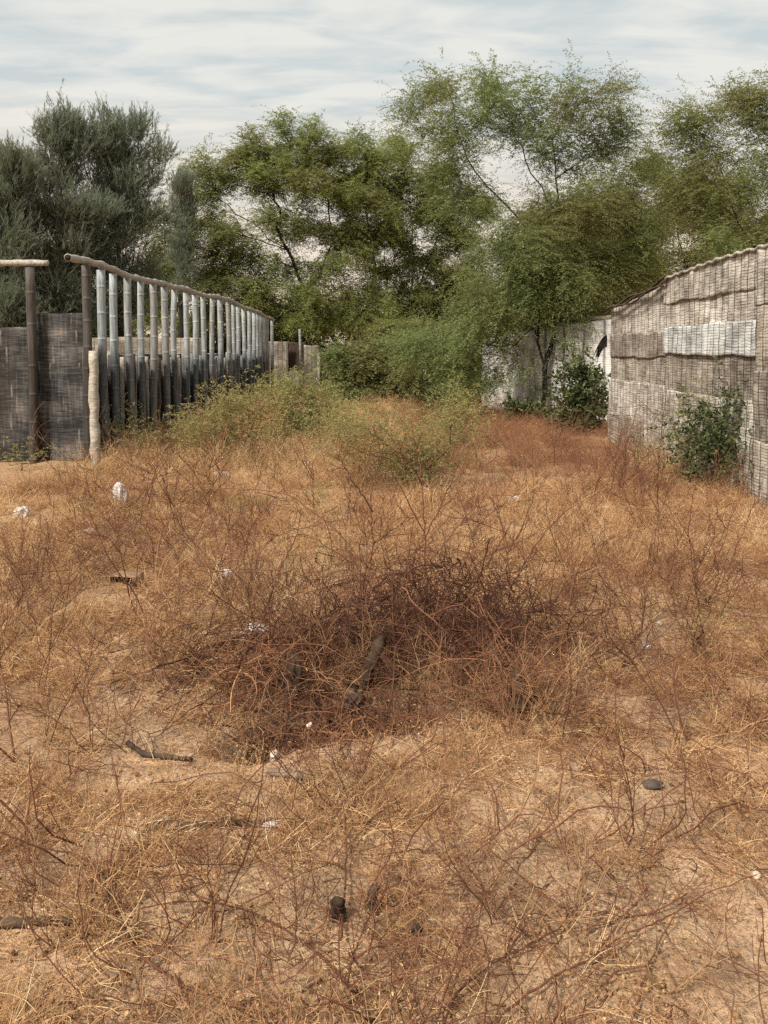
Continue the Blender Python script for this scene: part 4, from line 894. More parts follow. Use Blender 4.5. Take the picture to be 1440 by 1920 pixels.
traced('arching_stem', [[(0, 1500), (60, 1560, .0), (65, 1640, .0), (60, 1720, 0)], [(60, 1560), (110, 1500, .1), (150, 1440, .2)]], 2.5, 'reddish forked twig at the left edge below the fallen branch', 'stem', 'stem_red', 117, r=0.0042, twigs=8, tl=0.14)
traced('arching_stem', [[(820, 1910), (880, 1720, .1), (950, 1620, .15), (970, 1560, .25)], [(880, 1720, .1), (860, 1640, .2), (850, 1560, .3)]], 2.1, 'slim stem leaning right, left of the curved brown stem', 'stem', 'stem_red', 118, r=0.0032, twigs=8, tl=0.12)

# ------------------------------------------------------------------ the bramble heap
def bramble():
    rg = np.random.default_rng(200); mb = MB()
    org = np.array([0.15, 4.05, 0.0])
    # tangled arcs: a high core right of centre, a lower tail to the left
    lobes = [(0.32, 4.1, 0.40, 0.36, 0.52, 300), (-0.02, 4.0, 0.36, 0.32, 0.44, 200), (0.62, 4.1, 0.34, 0.32, 0.42, 160), (-0.40, 3.9, 0.34, 0.26, 0.36, 190), (-0.85, 4.05, 0.32, 0.22, 0.20, 60), (1.0, 4.0, 0.34, 0.28, 0.20, 70), (0.3, 3.66, 0.60, 0.22, 0.24, 220), (-0.48, 3.55, 0.25, 0.18, 0.30, 280), (-0.12, 3.45, 0.28, 0.12, 0.28, 270), (0.62, 3.45, 0.28, 0.12, 0.22, 120), (-0.75, 3.8, 0.4, 0.18, 0.14, 60)]
    for (cx, cy_, rx, ry, h, n) in lobes:
        for q in range(n):
            a = rg.uniform(0, 2 * math.pi); rr = math.sqrt(rg.random())
            x = cx + math.cos(a) * rx * rr; y = cy_ + math.sin(a) * ry * rr
            g0 = gz(x, y); z = g0 + rg.random() ** 0.8 * h * math.sqrt(max(0.05, 1 - rr * rr * 0.9))
            L = rg.uniform(0.12, 0.50); m = 9
            d = rg.normal(0, 1, 3); d[2] = abs(d[2]) * 0.5; d /= np.linalg.norm(d)
            curl = np.cross(d, rg.normal(0, 1, 3)); curl /= np.linalg.norm(curl) + 1e-6; ks = rg.uniform(0.5, 2.4)
            P = [np.array([x, y, z])]; dd = d
            for _ in range(m):
                dd = dd + (curl * ks * 0.7 + np.array([0, 0, -0.7])) / m * 1.0 + rg.normal(0, 0.19, 3); dd /= np.linalg.norm(dd); P.append(P[-1] + dd * L / m)
            P = np.array(P); P[:, 2] = np.maximum(P[:, 2], ground_z(P[:, 0], P[:, 1]) + 0.004)
            r = rg.choice([0.0011, 0.0018, 0.0028, 0.0048], p=[.42, .33, .19, .06])
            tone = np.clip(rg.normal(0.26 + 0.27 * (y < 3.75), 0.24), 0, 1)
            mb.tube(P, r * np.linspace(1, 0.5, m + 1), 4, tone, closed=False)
            for _2 in range(4):
                j = rg.integers(1, m); e = rg.normal(0, 1, 3); e /= np.linalg.norm(e); tl_ = rg.uniform(.02, .13)
                S = np.array([P[j], P[j] + e * tl_ * .5 + rg.normal(0, .008, 3), P[j] + e * tl_]); mb.tube(S, r * 0.5, 3, tone, closed=False)
    # snapped twigs sticking out of the top
    for q in range(90):
        x0 = rg.normal(0.25, 0.45); y0 = rg.uniform(3.8, 4.4); d = np.array([rg.normal(0, .5), rg.normal(0, .3), 1.0]); d /= np.linalg.norm(d); L = rg.uniform(0.25, 0.75)
        P = [np.array([x0, y0, gz(x0, y0) + 0.1])]; dd = d
        for _ in range(8): dd = dd + rg.normal(0, 0.14, 3); dd /= np.linalg.norm(dd); P.append(P[-1] + dd * L / 8)
        mb.tube(np.array(P), 0.0024 * np.linspace(1, .35, 9), 4, rg.uniform(0.05, 0.5), closed=False)
        for _2 in range(3):
            j = rg.integers(2, 8); e = dd * .5 + rg.normal(0, .6, 3); e /= np.linalg.norm(e); mb.tube(np.array([P[j], P[j] + e * .07 + rg.normal(0, .01, 3), P[j] + e * .13]), 0.0011, 3, 0.3, closed=False)
    # arching canes over the top
    for q in range(46):
        x0 = rg.uniform(-0.5, 1.0); y0 = rg.uniform(3.9, 4.4); w = rg.uniform(0.25, 0.7) * rg.choice([-1, 1]); h = rg.uniform(0.25, 0.50)
        t = np.linspace(0, 1, 16); P = np.stack([x0 + w * t, y0 + rg.normal(0, .15) * t, gz(x0, y0) + h * np.sin(math.pi * np.clip(t * 0.9 + .05, 0, 1)) ** 0.8 + 0.01], -1) + rg.normal(0, 0.006, (16, 3))
        mb.tube(P, 0.0024 * np.linspace(1, .5, 16), 4, rg.uniform(0.1, 0.6), closed=False)
    # the long low arc on the left
    for q in range(22):
        P = [gpt(330 + rg.normal(0, 18), 1290 + rg.normal(0, 14))]; e = [at(400 + rg.normal(0, 14), 1215 + rg.normal(0, 12), 4.05), at(450 + rg.normal(0, 20), 1192 + rg.normal(0, 10), 4.1), at(540 + rg.normal(0, 20), 1215 + rg.normal(0, 12), 4.1)]
        mb.tube(smooth_poly([P[0]] + e, 16), 0.003 * np.linspace(.6, 1, 16), 4, rg.uniform(0.05, 0.5), closed=False)
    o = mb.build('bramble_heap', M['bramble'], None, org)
    tag(o, 'big tangled heap of dark reddish brown dead brambles in the middle of the lot', 'brush pile')
bramble()

# ------------------------------------------------------------------ logs, stumps, stones, litter
def log(name, pts, r, mat, label, cat, seed, k=9, group=None, taper=0.6):
    rg = np.random.default_rng(seed); P = smooth_poly(pts, 22); n = len(P); mb = MB()
    mb.tube(P + rg.normal(0, r * 0.06, P.shape), r * (np.linspace(1, taper, n) + rg.normal(0, 0.13, n)), k, 0.5)
    return tag(mb.build(name, M[mat], None, P[0]), label, cat, group)
def gp(px, py, dz=0.0): p = gpt(px, py); return p + np.array([0, 0, dz])
def rise(px, py, base): return at(px, py, base[1])
b = gp(681, 1294, -0.03); log('dead_stump', [b, rise(690, 1262, b), at(703, 1225, b[1] + .02), at(716, 1192, b[1] + .05)], 0.034, 'deadwood', 'short thick dark grey stump leaning right inside the bramble heap', 'stump', 301, taper=0.85)
b = gp(652, 1318, -0.03); log('dead_stump', [b, rise(657, 1300, b), at(664, 1284, b[1] + .03)], 0.035, 'deadwood', 'low brown root stub at the foot of the leaning stump', 'stump', 302, taper=0.7)
b = gp(972, 1345, -0.03); log('dead_stump', [b, rise(968, 1310, b), at(975, 1262, b[1] + .03)], 0.038, 'deadwood', 'pale grey broken stump under the right end of the bramble heap', 'stump', 303, taper=0.8)
b = gp(634, 1722, -0.02); log('small_stump', [b, rise(633, 1702, b), rise(636, 1684, b)], 0.022, 'deadwood', 'left one of two small dark stumps in the bare sand', 'stump', 304, taper=0.7)
b = gp(694, 1708, -0.02); log('small_stump', [b, rise(697, 1685, b), rise(703, 1662, b)], 0.018, 'deadwood', 'right one of two small dark stumps in the bare sand', 'stump', 305, taper=0.7)
log('fallen_branch', [gp(240, 1406, .03), gp(268, 1420, .012), gp(310, 1424, .012), gp(360, 1430, .012)], 0.012, 'deadwood', 'crooked grey branch lying on the sand left of the hollow', 'branch', 306)
log('fallen_branch', [gp(505, 1452, .012), gp(560, 1464, .02), gp(600, 1468, .015), gp(640, 1484, .01)], 0.014, 'deadwood_pale', 'pale knotty branch lying below the hollow rim', 'branch', 307)
log('fallen_log', [gp(275, 1560, .006), gp(330, 1552, .014), gp(375, 1556, .008), gp(430, 1546, .016), gp(475, 1552, .010), gp(520, 1545, .012)], 0.018, 'deadwood', 'dark half buried log in the lower left with a scrap of plastic at its end', 'log', 308)
log('fallen_branch', [gp(-20, 1738, .012), gp(40, 1740, .014), gp(90, 1734, .012), gp(145, 1735, .01)], 0.015, 'deadwood', 'dark stick on the ground at the bottom left edge', 'branch', 309)
log('fallen_branch', [gp(563, 1862, .006), gp(580, 1850, .006), gp(602, 1838, .006)], 0.005, 'deadwood_pale', 'short pale stick under the long arching stem', 'branch', 310)
log('fallen_branch', [gp(1040, 1376, .01), gp(1090, 1366, .012), gp(1150, 1370, .01)], 0.008, 'deadwood', 'thin dark stick on the ground right of the bramble heap', 'branch', 311)

def rock(name, px, py, w, h, mat, label, cat, seed, squash=0.8, group=None, d=None):
    """px, py is the base centre; w, h in photo pixels"""
    rg = np.random.default_rng(seed); b = gp(px, py); s = b[1] / F; rx = w * s / 2; rz = h * s
    nu, nv = 22, 14; th = np.linspace(0, 2 * np.pi, nu, endpoint=False); ph = np.linspace(0, np.pi, nv)
    T_, Ph = np.meshgrid(th, ph); dirs = np.stack([np.cos(T_) * np.sin(Ph), np.sin(T_) * np.sin(Ph), np.cos(Ph)], -1)
    ns = rg.normal(0, 1, (16, 3)); ns /= np.linalg.norm(ns, axis=1)[:, None]; pl = rg.uniform(0.72, 1.0, 16)
    rad = np.min(np.where((dirs @ ns.T) > 0.05, pl / np.maximum(dirs @ ns.T, 0.05), 3), -1); rad = np.minimum(rad, 1.2) * (1 + 0.04 * rg.normal(0, 1, rad.shape))
    V = dirs * rad[..., None] * np.array([rx, (d or rx * squash), rz * 0.62]); V[..., 2] += rz * 0.38
    V = V.reshape(-1, 3) + b; i = np.arange(nv - 1)[:, None] * nu; j = np.arange(nu)[None, :]; j2 = (j + 1) % nu
    Fq = np.stack([i + nu + j, i + nu + j2, i + j2, i + j], -1).reshape(-1, 4)
    return tag(new_obj(name, V, Fq, M[mat], None, b, smooth=True), label, cat, group)
rock('dark_stone', 776, 1752, 32, 22, 'stone_dark', 'small black stone on the bare sand near the bottom centre', 'stone', 401)
rock('dark_stone', 1226, 1476, 36, 14, 'stone_dark', 'flat dark stone in the grass at the middle right', 'stone', 402)
rock('pale_stone', 1418, 1648, 16, 14, 'stone', 'small pinkish stone at the right edge', 'stone', 403)
rock('pale_stone', 783, 1912, 14, 9, 'stone', 'tiny pale stone at the bottom edge', 'stone', 404)
rock('pale_stone', 580, 1365, 12, 12, 'stone', 'small round pale stone on the far lip of the hollow', 'stone', 405)
rock('pale_stone', 515, 1424, 22, 18, 'stone', 'angular pale stone on the near rim of the hollow', 'stone', 406)
rock('pale_stone', 254, 1572, 15, 15, 'stone', 'pale pebble by the left end of the half buried log', 'stone', 407)
rock('pale_stone', 1008, 1372, 14, 8, 'stone', 'tiny pale stone right below the bramble heap', 'stone', 408)
def brick():
    b = gp(238, 1097); mb = MB(); rg = np.random.default_rng(3); s = b[1] / F
    hw, hh, hd = 26 * s, 12 * s, 0.07
    n = 8; V = []; # bevelled block with worn corners
    prof = [(-1, -1), (-.92, -1), (.92, -1), (1, -.85), (1, .85), (.9, 1), (-.9, 1), (-1, .85)]
    rings = [(-1, .9), (-.9, 1), (.9, 1), (1, .9)]
    for (dy, sc_) in rings:
        for (a, c) in prof: V.append([a * hw * sc_ + rg.normal(0, .003), dy * hd, c * hh * sc_ + rg.normal(0, .002)])
    V = np.array(V); Fc = []
    for q in range(3):
        for k in range(8): Fc.append([q * 8 + k, q * 8 + (k + 1) % 8, q * 8 + 8 + (k + 1) % 8, q * 8 + 8 + k])
    for o in (0, 24): Fc += [[o, o + 1, o + 2, o + 3], [o, o + 3, o + 4, o + 7], [o + 4, o + 5, o + 6, o + 7]]
    a = math.radians(-12); R = np.array([[math.cos(a), -math.sin(a), 0], [math.sin(a), math.cos(a), 0], [0, 0, 1]])
    V = V @ R.T + b + np.array([0, 0, hh * 0.85]); mb.add(V, Fc)
    tag(mb.build('mud_brick', M['block'], None, b, smooth=False), 'brown mud brick lying in the grass at the left', 'brick')
brick()
def bag(px, py, w, h, label, seed, flat=1.0, lean=0.0, mat='plastic', name='plastic_bag', group=None):
    rg = np.random.default_rng(seed); b = gp(px, py); s = b[1] / F; rx = w * s / 2; rz = h * s * 1.2
    nu, nv = 40, 26; th = np.linspace(0, 2 * np.pi, nu, endpoint=False); ph = np.linspace(0.0, np.pi * 0.98, nv)
    T_, Ph = np.meshgrid(th, ph)
    cr = 0.22 * np.abs(np.sin(T_ * 3 + Ph * 2 + seed)) + 0.20 * np.abs(np.sin(T_ * 5 - Ph * 4 + 1.3 * seed)) + 0.12 * np.abs(np.sin(T_ * 11 + Ph * 7)) + 0.05 * rg.normal(0, 1, T_.shape)
    rad = 1.05 - cr
    tl = (1 - np.cos(Ph)) / 2
    V = np.stack([np.cos(T_) * np.sin(Ph) ** 0.8 * rad * rx, np.sin(T_) * np.sin(Ph) ** 0.8 * rad * rx * 0.7 * flat, (1 - tl) * rz * (1 + 0.12 * np.sin(T_ * 2 + seed) * np.sin(Ph))], -1)
    V[..., 0] += (lean * rx * (1 - tl)); V = V.reshape(-1, 3) + b - np.array([0, 0, 0.01])
    i = np.arange(nv - 1)[:, None] * nu; j = np.arange(nu)[None, :]; j2 = (j + 1) % nu
    Fq = np.stack([i + nu + j, i + nu + j2, i + j2, i + j], -1).reshape(-1, 4)
    return tag(new_obj(name, V, Fq, M[mat], None, b, smooth=False), label, 'bag' if name == 'plastic_bag' else 'sacking', group)
bag(232, 952, 36, 42, 'upright white plastic bag standing in the dry grass below the fence stake', 501, lean=-0.5)
bag(42, 978, 40, 26, 'crumpled white bag in the grass near the left edge', 502)
bag(168, 1003, 24, 12, 'small flat scrap of white plastic below and between the two bags', 503, flat=1.3)
bag(415, 897, 42, 12, 'flat white rubbish at the foot of the spreading yellow green bush', 504, flat=1.3)
bag(425, 1088, 36, 20, 'torn white plastic caught in the twigs left of the bramble heap', 505, flat=1.2)
bag(484, 1206, 78, 34, 'largest crumpled white plastic sheet behind the left arc of brambles', 506, flat=1.0)
bag(506, 1549, 54, 13, 'shiny scrap of white plastic at the right end of the half buried log', 507, flat=1.0)
bag(1235, 1170, 16, 7, 'tiny white scrap of plastic in the grass right of the bramble heap', 508)
bag(965, 940, 28, 10, 'faded pale scrap of plastic in the field beyond the bramble heap', 509, flat=1.2)
bag(1210, 1215, 26, 12, 'greyish scrap of plastic at the right edge of the bramble heap', 510)
bag(546, 1320, 58, 84, 'dark rotten sacking draped in the left part of the bramble heap', 511, mat='rag', name='rotten_sacking', flat=0.6)
bag(668, 1318, 44, 20, 'dark rotten rag lying at the foot of the leaning stump', 512, mat='rag', name='rotten_rag')

# ------------------------------------------------------------------ dry weeds: individuals
WG = 'leafless dry weeds scattered over the lot'
def weed_proto(seed, h, stems, r0, depth, kids, spread, mat):
    rg = np.random.default_rng(seed); mb = MB(); twig_plant(mb, rg, np.zeros(3), h * 1.15, stems, spread, r0 * 1.25, depth, kids, 0.45)
    return mb.build('dry_weed', M[mat], None, None, link=False)
protos = [weed_proto(600 + q, h, s, r, d, k, sp, m) for q, (h, s, r, d, k, sp, m) in enumerate([
    (0.44, 3, 0.0026, 2, 3, 0.5, 'twig'), (0.55, 2, 0.0028, 2, 4, 0.4, 'twig'), (0.36, 4, 0.0022, 1, 4, 0.8, 'twig_tan'), (0.58, 2, 0.003, 2, 4, 0.6, 'twig'),
    (0.30, 5, 0.0018, 1, 4, 1.0, 'twig_tan'), (0.48, 3, 0.0024, 2, 3, 0.6, 'twig_tan'), (0.66, 2, 0.0032, 3, 3, 0.45, 'twig'), (0.42, 4, 0.002, 1, 5, 0.7, 'twig')])]
rg = np.random.default_rng(77); cnt = 0
used = [False] * len(protos)
def dens_ok(x, y):
    f = fbm(x * 0.8 + 4, y * 0.8, 91, 3); return float(f)
spots = []
while len(spots) < 290:
    d = 1.75 + 10.0 * rg.random() ** 1.25; px = rg.uniform(-60, 1500); x = (px - 720) / F * d; y = d
    if not (-4 < x < 3.9): continue
    c = dens_ok(x, y)
    if c < 0.42 and rg.random() < 0.7: continue
    if abs(x - HOLE[0] - .1) < 0.5 and abs(y - HOLE[1]) < 0.35: continue
    if y < 3.0 and rg.random() < 0.45: continue
    spots.append((x, y))
WEEDS = []
for (x, y) in spots:
    q = int(rg.integers(len(protos))) if y > 3 else int(rg.choice([0, 2, 4])); s = rg.uniform(0.65, 1.25) * (0.75 if y < 3 else 1.0) * (1.2 if y > 7 else 1)
    o = protos[q].copy() if used[q] else protos[q]; used[q] = True; COL.objects.link(o)
    o.location = (x, y, gz(x, y) - 0.01); o.rotation_euler = (rg.normal(0, 0.18), rg.normal(0, 0.18), rg.uniform(0, 6.28)); o.scale = (s, s, s * rg.uniform(0.8, 1.15))
    tag(o, 'thin leafless reddish brown weed standing in the dry grass', 'weed', WG); WEEDS.append(o)
def px_of(p):
    cp, sp = math.cos(PITCH), math.sin(PITCH); z = p[2] - EYE; dep = p[1] * cp - z * sp; return (720 + F * p[0] / dep, 744 - F * (p[1] * sp + z * cp) / dep)
LAND = [('the half buried log', 400, 1550), ('the black stone near the bottom centre', 776, 1745), ('the flat dark stone at the middle right', 1226, 1470), ('the pinkish stone at the right edge', 1418, 1645),
 ('the crooked grey branch left of the hollow', 300, 1418), ('the pale knotty branch below the hollow', 570, 1462), ('the dark stick at the bottom left edge', 60, 1738), ('the left small stump', 630, 1712), ('the right small stump', 710, 1700),
 ('the mud brick', 238, 1090), ('the upright white bag', 232, 945), ('the crumpled white bag near the left edge', 42, 972), ('the white plastic sheet behind the bramble heap', 484, 1200), ('the torn plastic left of the bramble heap', 425, 1085),
 ('the right end of the bramble heap', 1120, 1330), ('the left tail of the bramble heap', 330, 1320), ('the middle of the front of the bramble heap', 800, 1420), ('the pale cracked wooden stake', 182, 886), ('the near dark shrub by the reed mat wall', 1370, 915),
 ('the forked mesquite trunk', 1022, 797), ('the central yellow green bush', 770, 925), ('the lower left corner of the picture', 0, 1920), ('the lower right corner of the picture', 1440, 1920), ('the middle of the bottom edge', 720, 1920),
 ('the middle of the left edge of the picture', 0, 1300), ('the middle of the right edge of the picture', 1440, 1250)]
wp_ = [(o, px_of(o.location)) for o in WEEDS]; free = set(range(len(wp_)))
for (nm, lx, ly) in LAND:
    order_ = sorted(range(len(wp_)), key=lambda i_: (wp_[i_][1][0] - lx) ** 2 + (wp_[i_][1][1] - ly) ** 2)
    for rank, i_ in enumerate(order_[:3]):
        if i_ in free:
            free.discard(i_); hh = wp_[i_][0].dimensions[2]
            wp_[i_][0]['label'] = 'leafless dry weed, %s %s' % (('the nearest weed to', 'second nearest weed to', 'third nearest weed to')[rank], nm)

# ------------------------------------------------------------------ stuff: dry grass, ground litter, reddish stubble
def tangle_proto(name, seed, n, L, r, spread, mat, flat=0.5, k=3, segs=5, bias=0.0):
    rg = np.random.default_rng(seed); mb = MB()
    for q in range(n):
        a = rg.uniform(0, 2 * math.pi); rad = spread * math.sqrt(rg.random()); p = np.array([math.cos(a) * rad, math.sin(a) * rad, -0.005])
        a2 = rg.uniform(0, 2 * math.pi); el = rg.uniform(0.05, 1.45) * (1 - flat) + 0.08 * rg.random()
        d = np.array([math.cos(a2) * math.cos(el), math.sin(a2) * math.cos(el), math.sin(el)]); Ls = L * rg.uniform(0.4, 1.3)
        P = [p]; dd = d
        w = rg.normal(0, 0.30, 3)
        for _ in range(segs): dd = dd + w * 0.5 + rg.normal(0, 0.22, 3) + np.array([0, 0, -0.10]); dd /= np.linalg.norm(dd); P.append(P[-1] + dd * Ls / segs)
        P = np.array(P); P[:, 2] = np.maximum(P[:, 2], 0.0 + 0.004 * rg.random())
        tone = np.clip(rg.beta(1.6, 1.6) + bias, 0, 1)
        mb.tube(P, r * rg.uniform(0.6, 1.5) * np.linspace(1, 0.55, segs + 1), k, tone, closed=False)
        if rg.random() < 0.7:
            for _2 in range(2):
                j = rg.integers(1, segs); e = dd + rg.normal(0, 0.8, 3); e /= np.linalg.norm(e)
                S = np.array([P[j], P[j] + e * Ls * 0.18, P[j] + e * Ls * 0.33 + rg.normal(0, 0.01, 3)]); S[:, 2] = np.maximum(S[:, 2], 0.002); mb.tube(S, r * 0.6, 3, tone, closed=False)
    return mb.build(name, M[mat], None, None, link=False)
def litter_proto(seed, n, spread, size):
    rg = np.random.default_rng(seed); m = n
    c = np.stack([rg.normal(0, spread * .5, m), rg.normal(0, spread * .5, m), rg.uniform(0.001, 0.02, m)], -1)
    a = rg.uniform(0, 6.28, m); el = rg.normal(0, 0.5, m)
    ld = np.stack([np.cos(a) * np.cos(el), np.sin(a) * np.cos(el), np.sin(el)], -1); sd = np.cross(ld, np.array([0, 0, 1.0]) + rg.normal(0, .4, (m, 3))); sd /= np.linalg.norm(sd, axis=1)[:, None]
    ll = size * rg.uniform(0.4, 1.6, (m, 1)); lw = ll * rg.uniform(0.12, 0.4, (m, 1)); bend = np.array([0, 0, 1]) * ll * rg.normal(0, 0.15, (m, 1))
    V = np.stack([c, c + ld * ll * .5 + sd * lw + bend, c + ld * ll, c + ld * ll * .5 - sd * lw + bend], 1).reshape(-1, 3); V[:, 2] = np.maximum(V[:, 2], 0.0005)
    r = np.repeat(np.clip(rg.beta(1.5, 1.3, m), 0, 1), 4)
    return new_obj('litter', V, np.arange(m * 4).reshape(m, 4), M['litter'], rnd=r, smooth=False, link=False)

def scatter(name, protos, P, rot, scl, idx, label, cat, extra=None):
    """one stuff object whose points carry instances of the prototypes"""
    me = bpy.data.meshes.new(name); n = len(P); me.vertices.add(n); me.vertices.foreach_set('co', np.asarray(P, np.float32).ravel())
    for nm, ty, key, arr in (('rot', 'FLOAT_VECTOR', 'vector', rot), ('scl', 'FLOAT_VECTOR', 'vector', scl), ('pidx', 'INT', 'value', idx)):
        a = me.attributes.new(nm, ty, 'POINT'); a.data.foreach_set(key, np.asarray(arr, np.int32 if ty == 'INT' else np.float32).ravel())
    o = bpy.data.objects.new(name, me); COL.objects.link(o)
    pc = bpy.data.collections.new(name + '_kinds')
    for k, p in enumerate(protos): p.name = 'kind_%s_%02d' % (name, k); pc.objects.link(p)
    ng = bpy.data.node_groups.new(name + '_scatter', 'GeometryNodeTree')
    ng.interface.new_socket('Geometry', in_out='INPUT', socket_type='NodeSocketGeometry'); ng.interface.new_socket('Geometry', in_out='OUTPUT', socket_type='NodeSocketGeometry')
    N = ng.nodes.new; L = ng.links.new
    gi = N('NodeGroupInput'); go = N('NodeGroupOutput'); iop = N('GeometryNodeInstanceOnPoints'); ci = N('GeometryNodeCollectionInfo')
    ci.inputs['Collection'].default_value = pc; ci.inputs['Separate Children'].default_value = True; ci.inputs['Reset Children'].default_value = True
    def na(nm, ty):
        a = N('GeometryNodeInputNamedAttribute'); a.data_type = ty; a.inputs[0].default_value = nm; return a.outputs[0]
    L(gi.outputs[0], iop.inputs['Points']); L(ci.outputs[0], iop.inputs['Instance']); iop.inputs['Pick Instance'].default_value = True
    L(na('pidx', 'INT'), iop.inputs['Instance Index']); L(na('rot', 'FLOAT_VECTOR'), iop.inputs['Rotation']); L(na('scl', 'FLOAT_VECTOR'), iop.inputs['Scale'])
    L(iop.outputs[0], go.inputs[0])
    md = o.modifiers.new('scatter', 'NODES'); md.node_group = ng
    return tag(o, label, cat, kind='stuff')

def cloud(rg, bands, side=2.0, xlim=(-4.15, 3.95)):
    out = []
    for (y0, y1, per) in bands:
        hw = lambda y: y * 0.50 + side
        area = (y1 - y0) * 2 * hw((y0 + y1) / 2); n = int(area * per)
        y = rg.uniform(y0, y1, n); x = rg.uniform(-1, 1, n) * (y * 0.50 + side)
        keep = (x > xlim[0]) & (x < xlim[1]) | (y > 15) & (x > -4.15) & (x < 5 + 0 * y); out.append(np.stack([x[keep], y[keep]], -1))
    return np.vstack(out)
rg = np.random.default_rng(900)
def cover(x, y):
    """how thick the dry grass stands: bare sandy patches near, closed stand farther off"""
    f = fbm(x * 1.1 + 9, y * 1.1, 55, 4)
    d = np.clip((f - 0.36) * 5.0, 0.28, 1)
    d = np.where(y > 4.6, np.maximum(d, np.clip((y - 4.6) / 2.0, 0, 1)), d)
    for (px, py, rx, ry, k) in ((470, 1430, 200, 55, .12), (760, 1400, 120, 22, .35), (860, 1700, 200, 120, .40), (560, 1830, 180, 90, .40), (1390, 1760, 100, 60, .45), (300, 1880, 200, 60, .55), (80, 1880, 120, 60, .5), (1190, 1480, 90, 30, .4)):
        c = on(px, py); sx = rx * c[1] / F; sy = abs(on(px, py - ry)[1] - on(px, py + ry)[1]) / 2
        q = ((x - c[0]) / sx) ** 2 + ((y - c[1]) / sy) ** 2
        d = d * (1 - (1 - k) * np.exp(-q * 0.8))
    return d
# litter
P = cloud(rg, [(1.0, 3.0, 62), (3.0, 6.0, 34), (6.0, 9, 10)])
n = len(P); P3 = np.column_stack([P, ground_z(P[:, 0], P[:, 1])])
def clod_proto(seed, n):
    rg = np.random.default_rng(seed); mb = MB()
    for q in range(n):
        c = np.array([rg.normal(0, .09), rg.normal(0, .09), 0.001]); r_ = rg.choice([.003, .005, .009], p=[.55, .35, .1])
        th = np.arange(6) / 6 * 6.283; rings = []
        for (zz, k_) in ((-.4, .8), (.2, 1.0), (.7, .6), (.9, .05)):
            rings.append(np.stack([np.cos(th) * k_ * r_ * rg.uniform(.7, 1.2, 6), np.sin(th) * k_ * r_ * rg.uniform(.7, 1.2, 6), np.full(6, zz * r_ * .8)], -1) + c)
        V = np.vstack(rings); Fc = [[a * 6 + k, a * 6 + (k + 1) % 6, a * 6 + 6 + (k + 1) % 6, a * 6 + 6 + k] for a in range(3) for k in range(6)]
        mb.add(V, Fc, rg.uniform(0.0, 0.75))
    return mb.build('clod', M['litter'], None, None, link=False)
lp = [litter_proto(910 + q, 230, 0.18, 0.0065) for q in range(3)] + [clod_proto(917, 40)]
s = rg.uniform(0.7, 1.4, n)
scatter('ground_litter', lp, P3, np.column_stack([rg.normal(0, .05, (n, 2)), rg.uniform(0, 6.28, n)]), np.column_stack([s, s, s]), rg.integers(0, 4, n), 'fine dry leaf litter and chips covering the sand', 'litter')
# dry grass, near: fine; far: taller and thicker
near = [tangle_proto('tuft', 920 + q, 46, 0.17, 0.0011, 0.10, 'straw', flat=(0.75, 0.35, 0.85)[q % 3], bias=(-0.1, 0.0, 0.05, 0.12)[q % 4]) for q in range(6)]
P = cloud(rg, [(1.0, 2.2, 105), (2.2, 3.4, 95), (3.4, 5.0, 70), (5.0, 7.0, 50), (7.0, 9.5, 28)])
keep = rg.random(len(P)) < cover(P[:, 0], P[:, 1]); P = P[keep]; n = len(P)
hx = np.exp(-(((P[:, 0] - HOLE[0] - .2) / .45) ** 2 + ((P[:, 1] - HOLE[1] - .2) / .25) ** 2)); P = P[rg.random(n) > hx * 0.9]; n = len(P)
P3 = np.column_stack([P, ground_z(P[:, 0], P[:, 1])]); s = rg.uniform(0.7, 1.35, n) * np.clip(0.8 + (P[:, 1] - 2) * 0.07, .8, 1.3)
scatter('dry_grass', near, P3, np.column_stack([rg.normal(0, .12, (n, 2)), rg.uniform(0, 6.28, n)]), np.column_stack([s, s, s * rg.uniform(.7, 1.3, n)]), rg.integers(0, 6, n), 'tangled fine orange brown dry grass covering the lot', 'grass')
tw = [tangle_proto('twigs', 980 + q, 9, 0.34, 0.0017, 0.2, 'stem_red', flat=0.6, k=4, segs=6) for q in range(4)]
P = cloud(rg, [(1.0, 3.0, 15), (3.0, 6.0, 10), (6.0, 9.0, 5)]); n = len(P)
P3 = np.column_stack([P, ground_z(P[:, 0], P[:, 1])]); s = rg.uniform(0.7, 1.4, n)
scatter('dry_twigs', tw, P3, np.column_stack([rg.normal(0, .1, (n, 2)), rg.uniform(0, 6.28, n)]), np.column_stack([s, s, s]), rg.integers(0, 4, n), 'thin reddish brown dead twigs strewn through the dry grass', 'twigs')
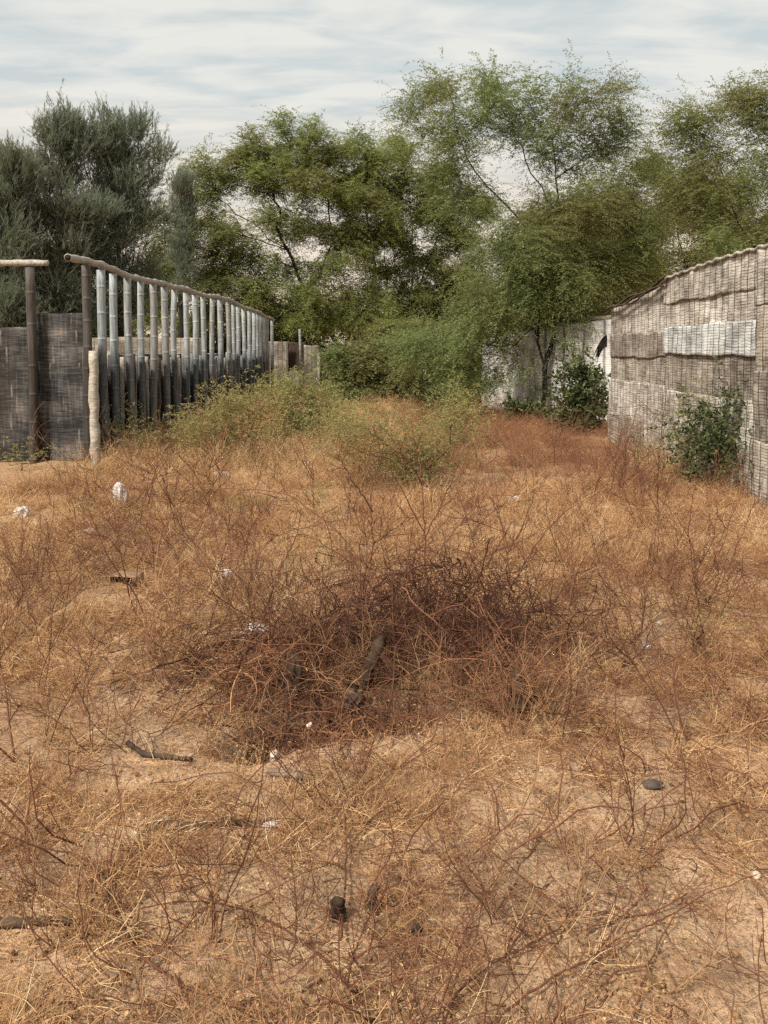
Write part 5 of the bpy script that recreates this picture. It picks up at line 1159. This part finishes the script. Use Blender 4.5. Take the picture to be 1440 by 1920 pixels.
# upright fine dry stems in the middle distance
mid = [tangle_proto('stand', 940 + q, 60, 0.34, 0.0013, 0.16, 'straw' if q < 3 else 'straw_red', flat=0.0, bias=(-0.05, 0.05, 0.15, 0, .1)[q], segs=5) for q in range(5)]
P = cloud(rg, [(3.2, 6.0, 9), (6.0, 9.0, 15), (9.0, 13.0, 16), (13.0, 19, 11), (19, 33, 7)])
f = fbm(P[:, 0] * 0.6, P[:, 1] * 0.35, 70, 3); keep = (rg.random(len(P)) < np.clip((f - .3) * 3.5, .25, 1)) & ~((P[:, 1] < 5) & (P[:, 0] < -0.9) & (P[:, 0] > -1.4)); P = P[keep]; n = len(P)
P3 = np.column_stack([P, ground_z(P[:, 0], P[:, 1])]); s = rg.uniform(0.6, 1.2, n) * np.clip(0.75 + (P[:, 1] - 4) * 0.05, .7, 1.5)
red = (fbm(P[:, 0] * 0.5 + 3, P[:, 1] * 0.3, 71, 3) + 0.18 * (P[:, 0] > 0.3) * (P[:, 1] > 8) - 0.12 * (P[:, 0] < 0.3) > 0.56)
idx = np.where(red, rg.integers(3, 5, n), rg.integers(0, 3, n))
scatter('tall_dry_grass', mid, P3, np.column_stack([rg.normal(0, .1, (n, 2)), rg.uniform(0, 6.28, n)]), np.column_stack([s, s, s * rg.uniform(.7, 1.2, n)]), idx, 'stand of fine upright reddish and straw coloured stems across the middle of the lot', 'grass')
# yellow green ground cover towards the fence
gr = [tangle_proto('green', 960 + q, 50, 0.24, 0.0014, 0.15, 'straw_green', flat=0.15) for q in range(3)]
P = cloud(rg, [(6.5, 10, 7), (10, 17, 12), (17, 26, 10)])
w = np.clip(1 - np.abs(P[:, 0] + 2.0) / 2.6, 0, 1) * np.clip((P[:, 1] - 7) / 4, 0.05, 1) * np.clip((fbm(P[:, 0] * .7, P[:, 1] * .5, 75, 3) - .3) * 4, 0, 1); P = P[rg.random(len(P)) < w]; n = len(P)
P3 = np.column_stack([P, ground_z(P[:, 0], P[:, 1])]); s = rg.uniform(0.6, 1.4, n)
scatter('green_weeds', gr, P3, np.column_stack([rg.normal(0, .1, (n, 2)), rg.uniform(0, 6.28, n)]), np.column_stack([s, s, s]), rg.integers(0, 3, n), 'yellow green low weeds among the dry grass beside the bamboo fence', 'weeds')
print('leaves', TOT, 'meshes', len(bpy.data.meshes))
